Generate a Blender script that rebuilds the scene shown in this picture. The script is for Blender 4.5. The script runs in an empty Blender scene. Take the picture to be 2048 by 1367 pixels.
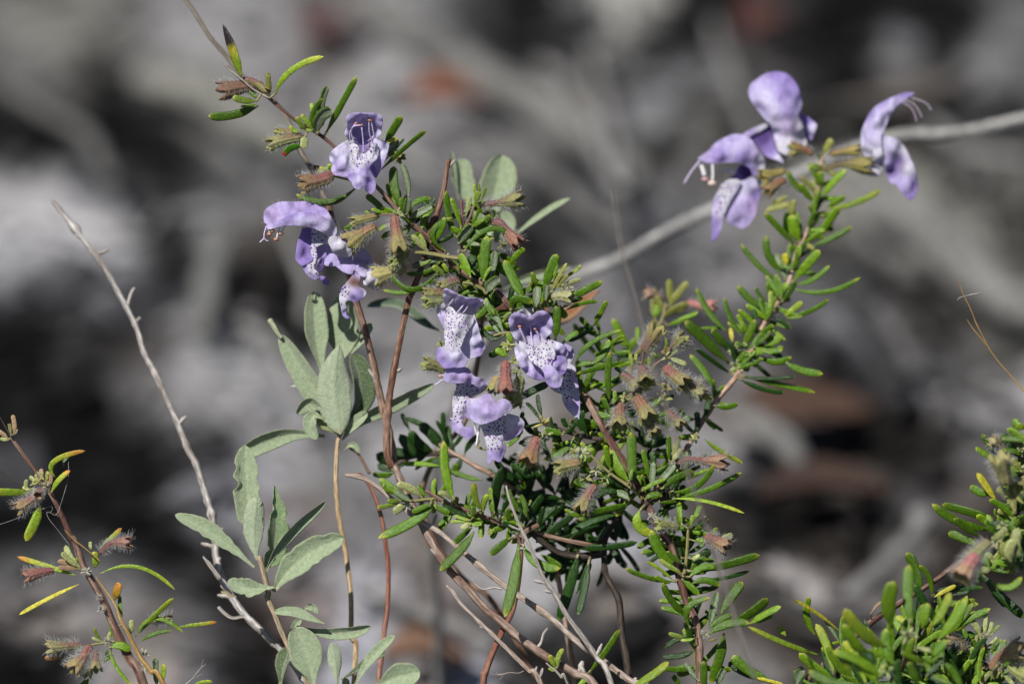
import bpy, math, random
from mathutils import Vector, noise
from mathutils.geometry import delaunay_2d_cdt
rnd = random.Random(7)
SC = bpy.context.scene
COL = SC.collection

# ------------------------------------------------ camera, sky, sun, exposure
DIST, WID, PITCH, CAMH = 1.5, 0.225, math.radians(26), 0.85
FW = Vector((0, math.cos(PITCH), -math.sin(PITCH)))
UP = Vector((0, math.sin(PITCH), math.cos(PITCH)))
RT = Vector((1, 0, 0))
CAM = Vector((0, -DIST*math.cos(PITCH), CAMH))
cd = bpy.data.cameras.new('camera')
cam = bpy.data.objects.new('camera', cd); COL.objects.link(cam)
cam.location = CAM
cam.rotation_euler = (math.pi/2-PITCH, 0, 0)
cd.sensor_width = 36; cd.lens = 36*DIST/WID
cd.clip_start = 0.02; cd.clip_end = 500
cd.dof.use_dof = True; cd.dof.focus_distance = DIST-0.002
cd.dof.aperture_fstop = 7.2
SC.camera = cam
world = bpy.data.worlds.new('World'); SC.world = world; world.use_nodes = True
wn = world.node_tree; bg = wn.nodes['Background']
sky = wn.nodes.new('ShaderNodeTexSky'); sky.sky_type = 'NISHITA'; sky.sun_disc = False
wn.links.new(sky.outputs[0], bg.inputs[0]); bg.inputs[1].default_value = 0.05
SUN = Vector((-0.42, -0.46, 1.0)).normalized()
sky.sun_elevation = math.asin(SUN.z)
sky.sun_rotation = math.atan2(SUN.x, SUN.y)
sl = bpy.data.lights.new('sun', 'SUN'); sl.energy = 5.0; sl.angle = math.radians(0.53); sl.color = (1, .965, .92)
so = bpy.data.objects.new('sun', sl); COL.objects.link(so)
so.rotation_euler = (-SUN).to_track_quat('-Z', 'Y').to_euler(); so.location = (-1, -1, 3)
SC.view_settings.view_transform = 'Standard'; SC.view_settings.look = 'None'
SC.view_settings.exposure = 0.15; SC.view_settings.gamma = 1

# ------------------------------------------------ pixel/depth to world (d in mm beyond the focus plane)
def Wp(px, py, d=0.0):
    r = DIST + d*0.001; k = WID/2048*r/DIST
    return CAM + FW*r + RT*((px-1024)*k) + UP*((683.5-py)*k)
def Gp(px, py, h=0.0):      # where the ray through a pixel meets the ground
    v = FW + RT*((px-1024)*WID/2048/DIST) + UP*((683.5-py)*WID/2048/DIST)
    return CAM + v*((h-CAM.z)/v.z)
def proj(p):
    v = p-CAM; r = v.dot(FW); k = WID/2048*r/DIST
    return 1024+v.dot(RT)/k, 683.5-v.dot(UP)/k
FR = dict(P=(0,0,1), A=(400,0,4.02), B=(480,330,4.02), C=(850,280,4.02), D=(820,560,3.598), E=(1350,120,3.598),
 F=(1350,400,2.972), G=(1100,560,4.02), H=(1100,820,3.798), I=(0,780,4.272), J=(0,1040,4.18), K=(80,370,2.58),
 L=(450,560,3.798), M=(330,860,3.597), N=(400,1080,4.452), O=(680,840,4.021), Q=(760,1040,4.096), R=(1180,1040,4.18),
 S=(1588,1040,4.18), T=(1748,800,4.557), U=(1600,480,3.598), f1=(640,210,7.194), f2=(510,390,5.258),
 f4=(860,570,6.835), f5=(1000,600,5.467), f6=(860,700,5.695), f8=(1360,250,5.695), f9=(1480,130,6.511), f10=(1680,170,5.694))
def fp(fr, x, y):
    a, b, s = FR[fr]; return a+x/s, b+y/s
MM = 0.001; PXM = WID/2048   # metres per photo pixel at the focus plane

# ------------------------------------------------ materials
def mat(name, rough=.5, spec=.5, transl=0.0, bump=(0, 0), vary=.15, vscale=900, streak=None, sheen=0, spots=False, speck=0):
    m = bpy.data.materials.new(name); m.use_nodes = True; t = m.node_tree; N = t.nodes; Lk = t.links
    b = N['Principled BSDF']; out = N['Material Output']
    at = N.new('ShaderNodeAttribute'); at.attribute_name = 'Col'
    geo = N.new('ShaderNodeNewGeometry')
    nz = N.new('ShaderNodeTexNoise'); nz.inputs['Scale'].default_value = vscale; nz.inputs['Detail'].default_value = 4
    vec = geo.outputs['Position']
    if streak:
        tc = N.new('ShaderNodeUVMap'); mp = N.new('ShaderNodeMapping'); mp.inputs['Scale'].default_value = streak
        Lk.new(tc.outputs[0], mp.inputs[0]); vec = mp.outputs[0]; nz.inputs['Scale'].default_value = 1
    Lk.new(vec, nz.inputs['Vector'])
    mr = N.new('ShaderNodeMapRange'); mr.inputs['From Min'].default_value = .3; mr.inputs['From Max'].default_value = .7
    mr.inputs['To Min'].default_value = 1-vary; mr.inputs['To Max'].default_value = 1+vary
    Lk.new(nz.outputs['Fac'], mr.inputs['Value'])
    mul = N.new('ShaderNodeVectorMath'); mul.operation = 'SCALE'
    Lk.new(at.outputs['Color'], mul.inputs[0]); Lk.new(mr.outputs[0], mul.inputs['Scale'])
    c = mul.outputs[0]
    if spots:
        sa = N.new('ShaderNodeAttribute'); sa.attribute_name = 'Spot'
        mp = N.new('ShaderNodeMapping'); mp.inputs['Scale'].default_value = (1850, 1850, 1250)
        Lk.new(geo.outputs['Position'], mp.inputs[0])
        vo = N.new('ShaderNodeTexVoronoi'); vo.inputs['Scale'].default_value = 1; vo.inputs['Randomness'].default_value = .85
        Lk.new(mp.outputs[0], vo.inputs['Vector'])
        lt = N.new('ShaderNodeMapRange'); lt.inputs['From Min'].default_value = .40; lt.inputs['From Max'].default_value = .29
        lt.inputs['To Min'].default_value = 0; lt.inputs['To Max'].default_value = 1
        Lk.new(vo.outputs['Distance'], lt.inputs['Value'])
        mm = N.new('ShaderNodeMath'); mm.operation = 'MULTIPLY'
        th = N.new('ShaderNodeMapRange'); th.inputs['From Min'].default_value = .35; th.inputs['From Max'].default_value = .6
        Lk.new(sa.outputs['Fac'], th.inputs['Value']); Lk.new(th.outputs[0], mm.inputs[0]); Lk.new(lt.outputs[0], mm.inputs[1])
        mx = N.new('ShaderNodeMix'); mx.data_type = 'RGBA'
        Lk.new(mm.outputs[0], mx.inputs['Factor']); Lk.new(c, mx.inputs['A']); mx.inputs['B'].default_value = (.17, .055, .35, 1)
        c = mx.outputs['Result']
    if speck:
        sv = N.new('ShaderNodeTexVoronoi'); sv.inputs['Scale'].default_value = 2600
        Lk.new(geo.outputs['Position'], sv.inputs['Vector'])
        sr = N.new('ShaderNodeMapRange'); sr.inputs['From Min'].default_value = .26; sr.inputs['From Max'].default_value = .14
        sr.inputs['To Max'].default_value = speck; Lk.new(sv.outputs['Distance'], sr.inputs['Value'])
        mx = N.new('ShaderNodeMix'); mx.data_type = 'RGBA'
        Lk.new(sr.outputs[0], mx.inputs['Factor']); Lk.new(c, mx.inputs['A']); mx.inputs['B'].default_value = (.6, .66, .5, 1)
        c = mx.outputs['Result']
    Lk.new(c, b.inputs['Base Color'])
    b.inputs['Roughness'].default_value = rough; b.inputs['Specular IOR Level'].default_value = spec
    if sheen:
        b.inputs['Sheen Weight'].default_value = sheen; b.inputs['Sheen Roughness'].default_value = .5
    if bump[0]:
        bn = N.new('ShaderNodeTexNoise'); bn.inputs['Scale'].default_value = bump[1]; bn.inputs['Detail'].default_value = 3
        if streak:
            bn.inputs['Scale'].default_value = 1; Lk.new(vec, bn.inputs['Vector'])
        else: Lk.new(geo.outputs['Position'], bn.inputs['Vector'])
        bp = N.new('ShaderNodeBump'); bp.inputs['Strength'].default_value = bump[0]; bp.inputs['Distance'].default_value = .0003
        Lk.new(bn.outputs['Fac'], bp.inputs['Height']); Lk.new(bp.outputs[0], b.inputs['Normal'])
    if transl:
        tr = N.new('ShaderNodeBsdfTranslucent'); Lk.new(c, tr.inputs['Color'])
        ms = N.new('ShaderNodeMixShader'); ms.inputs[0].default_value = transl
        Lk.new(b.outputs[0], ms.inputs[1]); Lk.new(tr.outputs[0], ms.inputs[2]); Lk.new(ms.outputs[0], out.inputs['Surface'])
    return m
M_LEAF = mat('glossy_leaf', .22, .42, .12, (.7, 3600), .30, 1500)
M_VELV = mat('velvet_leaf', .85, .15, .15, (.8, 3200), .16, 1200, sheen=.45, speck=.6)
M_PETAL = mat('petal', .6, .2, .42, (.5, 1500), .10, 1300, spots=True)
M_STEM = mat('bark', .6, .3, 0, (1, 1500), .55, 700, streak=(9, 420, 1))
M_CALYX = mat('calyx', .6, .3, .12, (.5, 2200), .18, 1500, speck=.25)
M_HAIR = mat('hair', .5, .4, .35, vary=0)
M_ANTH = mat('anther', .4, .5, 0, (.4, 2500), .2, 2500)
M_LIT = mat('litter', .85, .2, .08, (.9, 500), .30, 240)
M_GND = mat('soil', .95, .1, 0, (1, 400), .35, 300)

# ------------------------------------------------ objects
WL = {}; 
def mk(name, vs, fs, cols, m, parent=None, origin=None, spot=None, uv=None, sol=0):
    o0 = origin if origin is not None else vs[0]
    me = bpy.data.meshes.new(name)
    me.from_pydata([(v-o0)[:] for v in vs], [], fs)
    ca = me.color_attributes.new('Col', 'FLOAT_COLOR', 'POINT')
    flat = []
    for c in cols: flat += [c[0], c[1], c[2], 1.0]
    ca.data.foreach_set('color', flat)
    if spot is not None:
        sa = me.attributes.new('Spot', 'FLOAT', 'POINT'); sa.data.foreach_set('value', spot)
    if uv is not None:
        ul = me.uv_layers.new(name='UVMap'); li = [0]*len(me.loops); me.loops.foreach_get('vertex_index', li)
        f = []
        for i in li: f += [uv[i][0], uv[i][1]]
        ul.data.foreach_set('uv', f)
    me.polygons.foreach_set('use_smooth', [True]*len(me.polygons))
    me.materials.append(m)
    o = bpy.data.objects.new(name, me); COL.objects.link(o)
    if parent is not None:
        o.parent = parent; o.location = o0 - WL[parent.name]
    else: o.location = o0
    WL[o.name] = o0.copy()
    if sol:
        s = o.modifiers.new('thickness', 'SOLIDIFY'); s.thickness = sol; s.offset = 0
    return o
class Thing:
    def __init__(s, name, label, cat, loc, group=None):
        e = bpy.data.objects.new(name, None); COL.objects.link(e); e.empty_display_size = .01
        e.location = loc; WL[e.name] = Vector(loc); e['label'] = label; e['category'] = cat
        if group: e['group'] = group
        s.o = e; s.lv = []; s.spec = []; s.st = []
    def finish(s):
        for q in s.spec: leaf_make(s, *q)
        by = {}
        for it in s.lv: by.setdefault(it[0], []).append(it)
        for nm, L in by.items():
            L.sort(key=lambda q: -q[1])
            for it in L[:98]:
                mk(nm, it[2], it[3], it[4], it[5], s.o)
            rest = L[98:]
            if rest:
                vs, fs, cs = [], [], []
                for it in rest:
                    k = len(vs); vs += it[2]; fs += [tuple(i+k for i in f) for f in it[3]]; cs += it[4]
                o = mk('small_leaves', vs, fs, cs, rest[0][5], s.o); o['kind'] = 'stuff'

def catm(P, n, closed=False):
    out = []; m = len(P)
    segs = m if closed else m-1
    for i in range(segs):
        p1 = P[i]; p2 = P[(i+1) % m]
        p0 = P[(i-1) % m] if (closed or i > 0) else p1+(p1-p2)
        p3 = P[(i+2) % m] if (closed or i < m-2) else p2+(p2-p1)
        for k in range(n):
            t = k/n
            out.append(.5*((2*p1)+(p2-p0)*t+(2*p0-5*p1+4*p2-p3)*t*t+(3*p1-p0-3*p2+p3)*t**3))
    if not closed: out.append(P[-1].copy())
    return out
def lerp(a, b, t): return tuple(a[i]*(1-t)+b[i]*t for i in range(3))
def sstep(a, b, x):
    x = max(0, min(1, (x-a)/(b-a))); return x*x*(3-2*x)

# ------------------------------------------------ leaves
CG = (.038, .128, .003); CGSHADE = (.016, .052, .005); CY = (.42, .38, .03); CN = (.19, .28, .035); CO = (.50, .17, .03)  # the darker green puts shade among the foliage into leaf colour
CR = (.30, .05, .03); CBK = (.03, .022, .02); CYG = (.20, .30, .02); CPETI = (.25, .22, .12)
def leafcol(kind, t, u, back, jit):
    base = {'g': CG, 'u': CG, 'k': CGSHADE, 'n': CN, 'y': CY, 'p': (.33, .36, .14), 'o': CYG, 'b': CYG, 'r': CG, 't': (.30, .20, .11), 'e': CYG,
            'l': (.092, .205, .006), 'w': CYG, 'm': (.24, .25, .06)}[kind]
    c = base
    tipc = CY
    if kind in 'gul': c = lerp(c, CY, .75*sstep(.9, 1, t)+.08)
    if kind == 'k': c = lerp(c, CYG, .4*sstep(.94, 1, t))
    if kind == 'n': c = lerp(c, (.40, .38, .05), .6*sstep(.75, 1, t))
    if kind in 'o': c = lerp(lerp(c, CY, .5*sstep(.3, .7, t)), CO, .8*sstep(.72, .95, t))
    if kind == 'w': c = lerp(c, CO, .55+.3*sstep(.4, .9, t))
    if kind == 'e': c = lerp(c, CY, .5*sstep(.6, 1, t))
    if kind == 'b':
        c = lerp(c, CY, sstep(.35, .6, t)); c = lerp(c, CBK, sstep(.60, .66, t))
    if kind == 'r': c = lerp(c, CR, sstep(.78, .88, t))
    if kind == 'u' and not back:
        a = abs(u)
        if a < .66: c = lerp((.075, .11, .06), (.22, .27, .17), .5+.5*math.cos(a/.66*math.pi*2.0))
    c = lerp(c, CPETI, .8*(1-sstep(0, .09, t)))
    return tuple(max(0, x*jit) for x in c)
def leaf_geo(P0, P1, P2, w, kind, roll, jit, thick=.27):
    C = P1*2-(P0+P2)*.5
    n = 16; K = 12
    vs, fs, cs = [], [], []
    ph = rnd.random()*10
    view = (P1-CAM).normalized()
    for i in range(n+1):
        t = i/n
        p = P0*(1-t)**2+C*2*t*(1-t)+P2*t*t
        T = (C-P0)*(1-t)+(P2-C)*t
        if T.length < 1e-9: T = P2-P0
        T.normalize()
        S = T.cross(view); 
        if S.length < 1e-4: S = RT.copy()
        S.normalize(); S = (S*math.cos(roll)+view*math.sin(roll)); S = (S-T*S.dot(T)).normalized()
        Nn = S.cross(T).normalized()
        if Nn.dot(view) > 0: Nn = -Nn       # towards the camera
        prof = (.24+.76*sstep(0, .36, t))*math.sqrt(max(0.0, 1-max(0, (t-.80)/.20)**2.1))*(1+.03*math.sin(ph+t*9))
        if kind == 'b': prof *= 1-.55*sstep(.6, 1, t)
        hw = w*.5*prof
        for k in range(K):
            a = 2*math.pi*k/K
            x = math.cos(a); y = math.sin(a); y = math.copysign(abs(y)**.7, y)
            front = y > 0.01
            yy = y*thick*.5*prof*w
            if kind == 'u' and front:
                yy = w*prof*(.16*sstep(.4, .85, abs(x))*1.6-.02+.09*(1-sstep(0, .22, abs(x))))
                if abs(x) > .97: yy = y*.1*w
            vs.append(p+S*(x*hw)+Nn*yy)
            cs.append(leafcol(kind, t, x, not front, jit))
    for i in range(n):
        for k in range(K):
            a = i*K+k; b = i*K+(k+1) % K
            fs.append((a, b, b+K, a+K))
    fs.append(tuple(range(K-1, -1, -1))); fs.append(tuple(n*K+k for k in range(K)))
    return vs, fs, cs
def leaves(th, fr, D, text):
    for line in text.replace(';', '\n').split('\n'):
        q = line.split()
        if q: th.spec.append((fr, D, [float(v) for v in q[:7]], q[7], float(q[8]) if len(q) > 8 else 0))
def leaf_make(th, fr, D, x, kind, dd):
    s = FR[fr][2]
    a = fp(fr, x[0], x[1]); b = fp(fr, x[2], x[3]); c = fp(fr, x[4], x[5]); w = x[6]/s*PXM
    ln = (math.hypot(c[0]-a[0], c[1]-a[1]))*PXM*1000
    d0 = D(a[0], a[1])+dd if callable(D) else D+dd
    dt = rnd.uniform(-.40, .28)*ln
    P0 = Wp(a[0], a[1], d0); P1 = Wp(b[0], b[1], d0+dt*.5-abs(dt)*.12); P2 = Wp(c[0], c[1], d0+dt)
    best = None
    for (sx, sy, p) in th.st:       # join the leaf to the nearest stem
        r = math.hypot(sx-a[0], sy-a[1])
        if r < 17 and abs((p-P0).y) < .012 and (best is None or r < best[0]): best = (r, p)
    g0 = P0 if best is None else best[1]
    g = leaf_geo(P0, P1, P2, w*.98, kind, rnd.uniform(-.5, .5), rnd.uniform(.70, 1.25))
    if best and best[0] > 3:        # a short petiole down to the stem
        k = len(g[0]); T = P1-P0; m = P0+T*.12
        tg = tube_geo(catm([g0, g0.lerp(P0, .55), P0, m], 3), [w*.13+.00006]*10, ((.20, .19, .07), (.30, .26, .15)), K=6)
        g = (g[0]+tg[0], g[1]+[tuple(i+k for i in f) for f in tg[1]], g[2]+tg[2])
    nm = {'n': 'young_leaf', 'p': 'young_leaf', 'm': 'young_leaf', 't': 'bract'}.get(kind, 'leaf')
    th.lv.append((nm, x[6]/s*ln, g[0], g[1], g[2], M_LEAF if kind != 't' else M_CALYX))

# broad velvety leaves of the grey-green plants
def bleaf(th, fr, D, pts, w, cup=.26, wave=.035, side='t', roll=0.0, dt=0, name='leaf', col=(.285, .355, .215), m=None, label=None, pw=.75, blunt=.5, chew=0):
    s = FR[fr][2]; w = w/s*PXM
    q = [fp(fr, x, y) for x, y in pts]; nq = len(q)
    P = catm([Wp(a, b, D+dt*i/(nq-1)) for i, (a, b) in enumerate(q)], 12)
    n = len(P)-1; K = 12; vs, fs, cs = [], [], []
    ph = rnd.random()*20
    for i, p in enumerate(P):
        t = i/n
        T = (P[min(n, i+1)]-P[max(0, i-1)]).normalized(); view = (p-CAM).normalized()
        S = T.cross(view).normalized(); S = (S*math.cos(roll)+view*math.sin(roll)).normalized(); Nn = S.cross(T).normalized()
        if Nn.dot(view) > 0: Nn = -Nn
        prof = (math.sin(math.pi*min(1, (t*1.0))**pw)**.8 if blunt < .3 else min(1, (.16+.84*sstep(0, .55, t)))*math.sqrt(max(0, 1-max(0, (t-(1-blunt))/blunt)**2.4)))
        prof = max(prof, .05 if i < n else 0.0)
        for side_i in (0, 1):
            for k in range(K+1):
                u = k/K*2-1
                e = 1+wave*2.2*noise.noise(Vector((t*7+ph, u*.6, side_i*0)))
                if chew and abs(u) > .6: e -= chew*max(0, noise.noise(Vector((t*9+ph*2, 3+(u > 0)*5, 0))))*2
                h = cup*w*prof*(abs(u)**1.6) + wave*w*.8*math.sin(t*8+ph+u*2)*abs(u)
                rib = -.02*w*(1-sstep(0, .14, abs(u)))*(1 if side == 't' else -2.2)
                z = (h+rib)*(1 if side == 't' else 1)
                th_ = w*.03*(1-.7*abs(u)**4)*(1 if side_i == 0 else -1)
                vs.append(p+S*(u*w*.5*prof*e)+Nn*(z+th_))
                c = col if side == 't' else lerp(col, (.36, .42, .30), .5)
                c = lerp(c, (.40, .44, .28), .7*(1-sstep(.0, .10, abs(u)))*(1-.5*t))
                c = lerp(c, (.30, .27, .13), .55*sstep(.9, 1, abs(u))*(.6+.8*noise.noise(Vector((t*11+ph, 9, 1)))))
                c = lerp(c, (.36, .32, .17), .7*(1-sstep(0, .1, t)))
                cs.append(tuple(max(0, v) for v in c))
    R = 2*(K+1)
    for i in range(n):
        for si in (0, 1):
            for k in range(K):
                a = i*R+si*(K+1)+k
                fs.append((a, a+1, a+1+R, a+R) if si == 0 else (a, a+R, a+R+1, a+1))
        for k in (0, K):
            a = i*R+k; b = a+K+1
            fs.append((a, a+R, b+R, b) if k == 0 else (a, b, b+R, a+R))
    o = mk(name, vs, fs, cs, m or M_VELV, th.o)
    if label: o['label'] = label
    return o

# ------------------------------------------------ stems and twigs
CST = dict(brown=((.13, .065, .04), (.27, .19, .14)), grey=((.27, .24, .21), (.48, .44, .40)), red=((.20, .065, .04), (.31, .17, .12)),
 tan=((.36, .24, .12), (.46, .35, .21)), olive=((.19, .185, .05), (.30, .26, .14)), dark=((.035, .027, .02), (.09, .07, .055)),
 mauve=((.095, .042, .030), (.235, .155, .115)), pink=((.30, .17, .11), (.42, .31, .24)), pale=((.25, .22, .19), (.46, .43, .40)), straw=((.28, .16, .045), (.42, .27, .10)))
def tube_geo(P, rad, cpair, K=10, knob=0.0, vsd=0):
    vs, fs, cs, uv = [], [], [], []
    n = len(P)-1; acc = 0; side = None
    for i, p in enumerate(P):
        T = (P[min(n, i+1)]-P[max(0, i-1)])
        if T.length < 1e-9: T = Vector((0, 0, 1))
        T.normalize()
        if side is None: side = T.cross(Vector((.3, 1, .2))).normalized()
        side = (side-T*side.dot(T)).normalized(); B = T.cross(side)
        if i: acc += (p-P[i-1]).length
        r = rad[i]
        nd = noise.noise(Vector((acc*180+vsd*7, vsd, 3)))
        kb = 1+knob*(max(0, nd-.25)*2.4)+knob*.25*noise.noise(Vector((acc*600, vsd, 0)))
        for k in range(K):
            a = 2*math.pi*k/K
            rr = r*kb*(1+.10*math.cos(3*a+vsd)*min(1, knob*3)+.10*min(1, knob*2)*noise.noise(Vector((acc*400, math.cos(a)*1.5+vsd, math.sin(a)*1.5))))
            vs.append(p+side*(math.cos(a)*rr)+B*(math.sin(a)*rr))
            f = sstep(-.25, .35, noise.noise(Vector((acc*90+vsd*5, math.cos(a)*1.3, math.sin(a)*1.3+vsd))))
            cs.append(lerp(cpair[0], cpair[1], f)); uv.append((k/K, acc*1.0))
    for i in range(n):
        for k in range(K):
            a = i*K+k; b = i*K+(k+1) % K
            fs.append((a, b, b+K, a+K))
    fs.append(tuple(range(K-1, -1, -1))); fs.append(tuple(n*K+k for k in range(K)))
    return vs, fs, cs, uv
def resamp(P, step):
    Q = catm(P, 8); out = [Q[0]]; 
    for a, b in zip(Q, Q[1:]):
        L = (b-a).length; m = max(1, int(L/step))
        for k in range(1, m+1): out.append(a.lerp(b, k/m))
    return out
SEED = [0]
def stem(th, fr, D, pts, w0, w1=None, col='brown', name='stem', ground=False, knob=.35, gdir=(0, .03), label=None, own=None, K=10, spurs=0):
    """pts in crop units from tip to base; widths in crop units"""
    s = FR[fr][2]; w1 = w0 if w1 is None else w1
    dv = D if isinstance(D, (list, tuple)) else None
    P = []
    for i, (x, y) in enumerate(pts):
        a = fp(fr, x, y)
        d = (dv[0]+(dv[1]-dv[0])*i/(len(pts)-1)) if dv else (D(a[0], a[1]) if callable(D) else D)
        P.append(Wp(a[0], a[1], d))
    if ground:
        b = P[-1]; dr = (P[-1]-P[-2]).normalized()
        m1 = b+dr*.02+Vector((0, 0, -.02)); P += [m1, Vector((m1.x+gdir[0]*.6, m1.y+gdir[1]*.6, m1.z*.45)), Vector((m1.x+gdir[0], m1.y+gdir[1], -.004))]
    npt = len(pts)
    Q = resamp(P, .0012); n = len(Q)-1
    rad = [(w0+(w1-w0)*min(1, i/n*(1.0 if not ground else 2.2)))/s*PXM*.5 for i in range(n+1)]
    rad[0] *= .5
    SEED[0] += 1
    g = tube_geo(Q, rad, CST[col] if isinstance(col, str) else col, K=K, knob=knob, vsd=SEED[0])
    vs, fs, cs, uv = g
    if th:
        for p in Q[::2]: th.st.append((*proj(p), p))
    for _ in range(spurs):
        i = rnd.randrange(2, max(3, int(n*.75))); 
        t = (Q[i+1]-Q[i]).normalized(); d = (RT*rnd.uniform(-1, 1)-t*.2+UP*rnd.uniform(-.2, .9)).normalized()
        L = rnd.uniform(.0012, .0035); pp = [Q[i], Q[i]+d*L*.5, Q[i]+d*L+Vector((rnd.uniform(-1, 1), 0, rnd.uniform(0, 1)))*.0004]
        g2 = tube_geo(catm(pp, 3), [rad[i]*.75, rad[i]*.7, rad[i]*.6, rad[i]*.65, rad[i]*.7, rad[i]*.5, rad[i]*.3], CST['pale'], K=6, knob=.6, vsd=SEED[0]+_)
        k = len(vs); vs += g2[0]; fs += [tuple(a+k for a in f) for f in g2[1]]; cs += g2[2]; uv += g2[3]
    o = mk(name, vs, fs, cs, M_STEM, th.o if th else None, uv=uv)
    if own:
        o['label'] = own[0]; o['category'] = own[1]
        if len(own) > 2: o['group'] = own[2]
    elif label: o['label'] = label
    return o

# ------------------------------------------------ hairs
def hair_geo(items, r=.000022):
    vs, fs = [], []
    for p, d, L in items:
        d = d.normalized(); a = d.cross(Vector((.3, .5, .8))).normalized(); b = d.cross(a)
        k = len(vs); bend = Vector((rnd.uniform(-1, 1), rnd.uniform(-1, 1), rnd.uniform(-1, 1)))*L*.12
        for pos, rr in ((p, r), (p+d*L*.55+bend, r*.8)):
            for j in range(3):
                an = j*2.094; vs.append(pos+a*(math.cos(an)*rr)+b*(math.sin(an)*rr))
        vs.append(p+d*L+bend*.3)
        for j in range(3):
            j2 = (j+1) % 3
            fs.append((k+j, k+j2, k+3+j2, k+3+j)); fs.append((k+3+j, k+3+j2, k+6))
    return vs, fs
def hairs(items, parent, r=.000022, name='hairs', col=(.62, .62, .60)):
    if not items: return
    vs, fs = hair_geo(items, r)
    mk(name, vs, fs, [col]*len(vs), M_HAIR, parent)

# ------------------------------------------------ calyx (bell-shaped cup)
CRED = (.26, .075, .080); CPUR = (.19, .055, .085); CYE = (.30, .33, .10); COL_ = (.25, .25, .07); CTAN = (.36, .17, .10); CPK = (.50, .16, .18)
def calyx(th, fr, D, pts, w0, w1, top=CRED, bot=CYE, hn=90, hl=1.7, dt=-2, teeth=.32, name='calyx', parent=None, mixp=.1, stalk=None):
    s = FR[fr][2]; q = [fp(fr, x, y) for x, y in pts]
    d0 = D(*q[0]) if callable(D) else D
    P = catm([Wp(a, b, d0+dt*i/(len(q)-1)) for i, (a, b) in enumerate(q)], 12 if len(q) == 2 else 8)
    n = len(P)-1; K = 48; vs, fs, cs, hi = [], [], [], []
    L = sum((P[i+1]-P[i]).length for i in range(n)); ph = rnd.random()*6
    side = None
    for i, p in enumerate(P):
        t = i/n; T = (P[min(n, i+1)]-P[max(0, i-1)]).normalized()
        if side is None: side = T.cross(UP).normalized() if abs(T.dot(UP)) < .9 else RT.copy()
        side = (side-T*side.dot(T)).normalized(); B = T.cross(side)
        R = (w0*.5+(w1-w0)*.5*sstep(.45, 1, t))/s*PXM
        r = R*(.25+.75*math.sqrt(max(0, 1-(1-min(1, t/.28))**2)))
        for k in range(K):
            a = 2*math.pi*k/K
            rr = r*(1+.055*math.cos(8*a))
            ext = 0
            if t > .7:
                e = (t-.7)/.3
                tooth = abs(math.cos(2.5*a+ph))
                ext = e*e*(tooth**1.5-.5)*teeth*.62*L; rr *= 1+.05*e*e*tooth
            dirn = side*math.cos(a)+B*math.sin(a)
            v = p+dirn*rr+T*ext
            vs.append(v)
            upn = dirn.dot(UP)*.75-dirn.dot(FW)*.15-RT.dot(dirn)*.1
            f = sstep(-.45+mixp, .35+mixp, upn+.25*noise.noise(v*900))
            c = lerp(bot, top, f)
            c = lerp(c, lerp(tuple(x*.5 for x in c), bot, .25), .55*sstep(.1, 1, -math.cos(8*a)))
            c = lerp(c, bot, .10+.6*sstep(.4, .9, t)); c = tuple(x*.88 for x in c)
            if i == n: c = lerp(c, top, .4)
            cs.append(c); 
            if i > 1 and k % 2: hi.append((v, dirn+T*.35))
    for i in range(n):
        for k in range(K):
            a = i*K+k; b = i*K+(k+1) % K
            fs.append((a, b, b+K, a+K))
    fs.append(tuple(range(K-1, -1, -1)))
    # the mouth: an inner wall running back inside the cup
    base = len(vs); 
    for i in (n, int(n*.55)):
        for k in range(K):
            v = vs[i*K+k]; vs.append(v.lerp(P[i], .12 if i == n else .35)); cs.append(tuple(x*.75 for x in bot))
    for k in range(K):
        k2 = (k+1) % K
        fs.append((n*K+k, n*K+k2, base+k2, base+k)); fs.append((base+k, base+k2, base+K+k2, base+K+k))
    fs.append(tuple(base+K+k for k in range(K)))
    o = mk(name, vs, fs, cs, M_CALYX, parent or th.o)
    its = []
    for _ in range(int(hn*2.2)):
        p, d = rnd.choice(hi)
        its.append((p, d+Vector((rnd.uniform(-.5, .5), rnd.uniform(-.5, .5), rnd.uniform(-.5, .5))), hl*MM*rnd.uniform(.45, 1.1)))
    if parent is None: hairs(its, o, name='hairs')
    return o

def bud(th, fr, D, x, y, w, col=(.30, .33, .13), hn=50, name='bud'):
    """a cluster of tiny unopened leaves: overlapping small scales"""
    s = FR[fr][2]; cx, cy = fp(fr, x, y); d0 = D(cx, cy) if callable(D) else D
    c0 = Wp(cx, cy, d0); R = w/s*PXM*.46; vs, fs, cs, its = [], [], [], []
    for j in range(11):
        d = Vector((rnd.uniform(-1, 1), rnd.uniform(-.7, .5), rnd.uniform(-.4, 1.3))).normalized()
        g = leaf_geo(c0-d*R*.2, c0+d*R*.5+Vector((0, 0, .1))*R, c0+d*R*rnd.uniform(1.1, 1.7), R*.40, 'p', rnd.uniform(-.6, .6), rnd.uniform(.6, 1.1), .5)
        k = len(vs); vs += g[0]; fs += [tuple(a+k for a in f) for f in g[1]]
        cs += [lerp(c, col, .6) for c in g[2]]
    for _ in range(hn):
        d = Vector((rnd.uniform(-1, 1), rnd.uniform(-1, .6), rnd.uniform(-1, 1))).normalized()
        its.append((c0+d*R*.7, d, MM*rnd.uniform(.4, 1.1)))
    o = mk(name, vs, fs, cs, M_CALYX, th.o); hairs(its, o)
    return o

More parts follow.
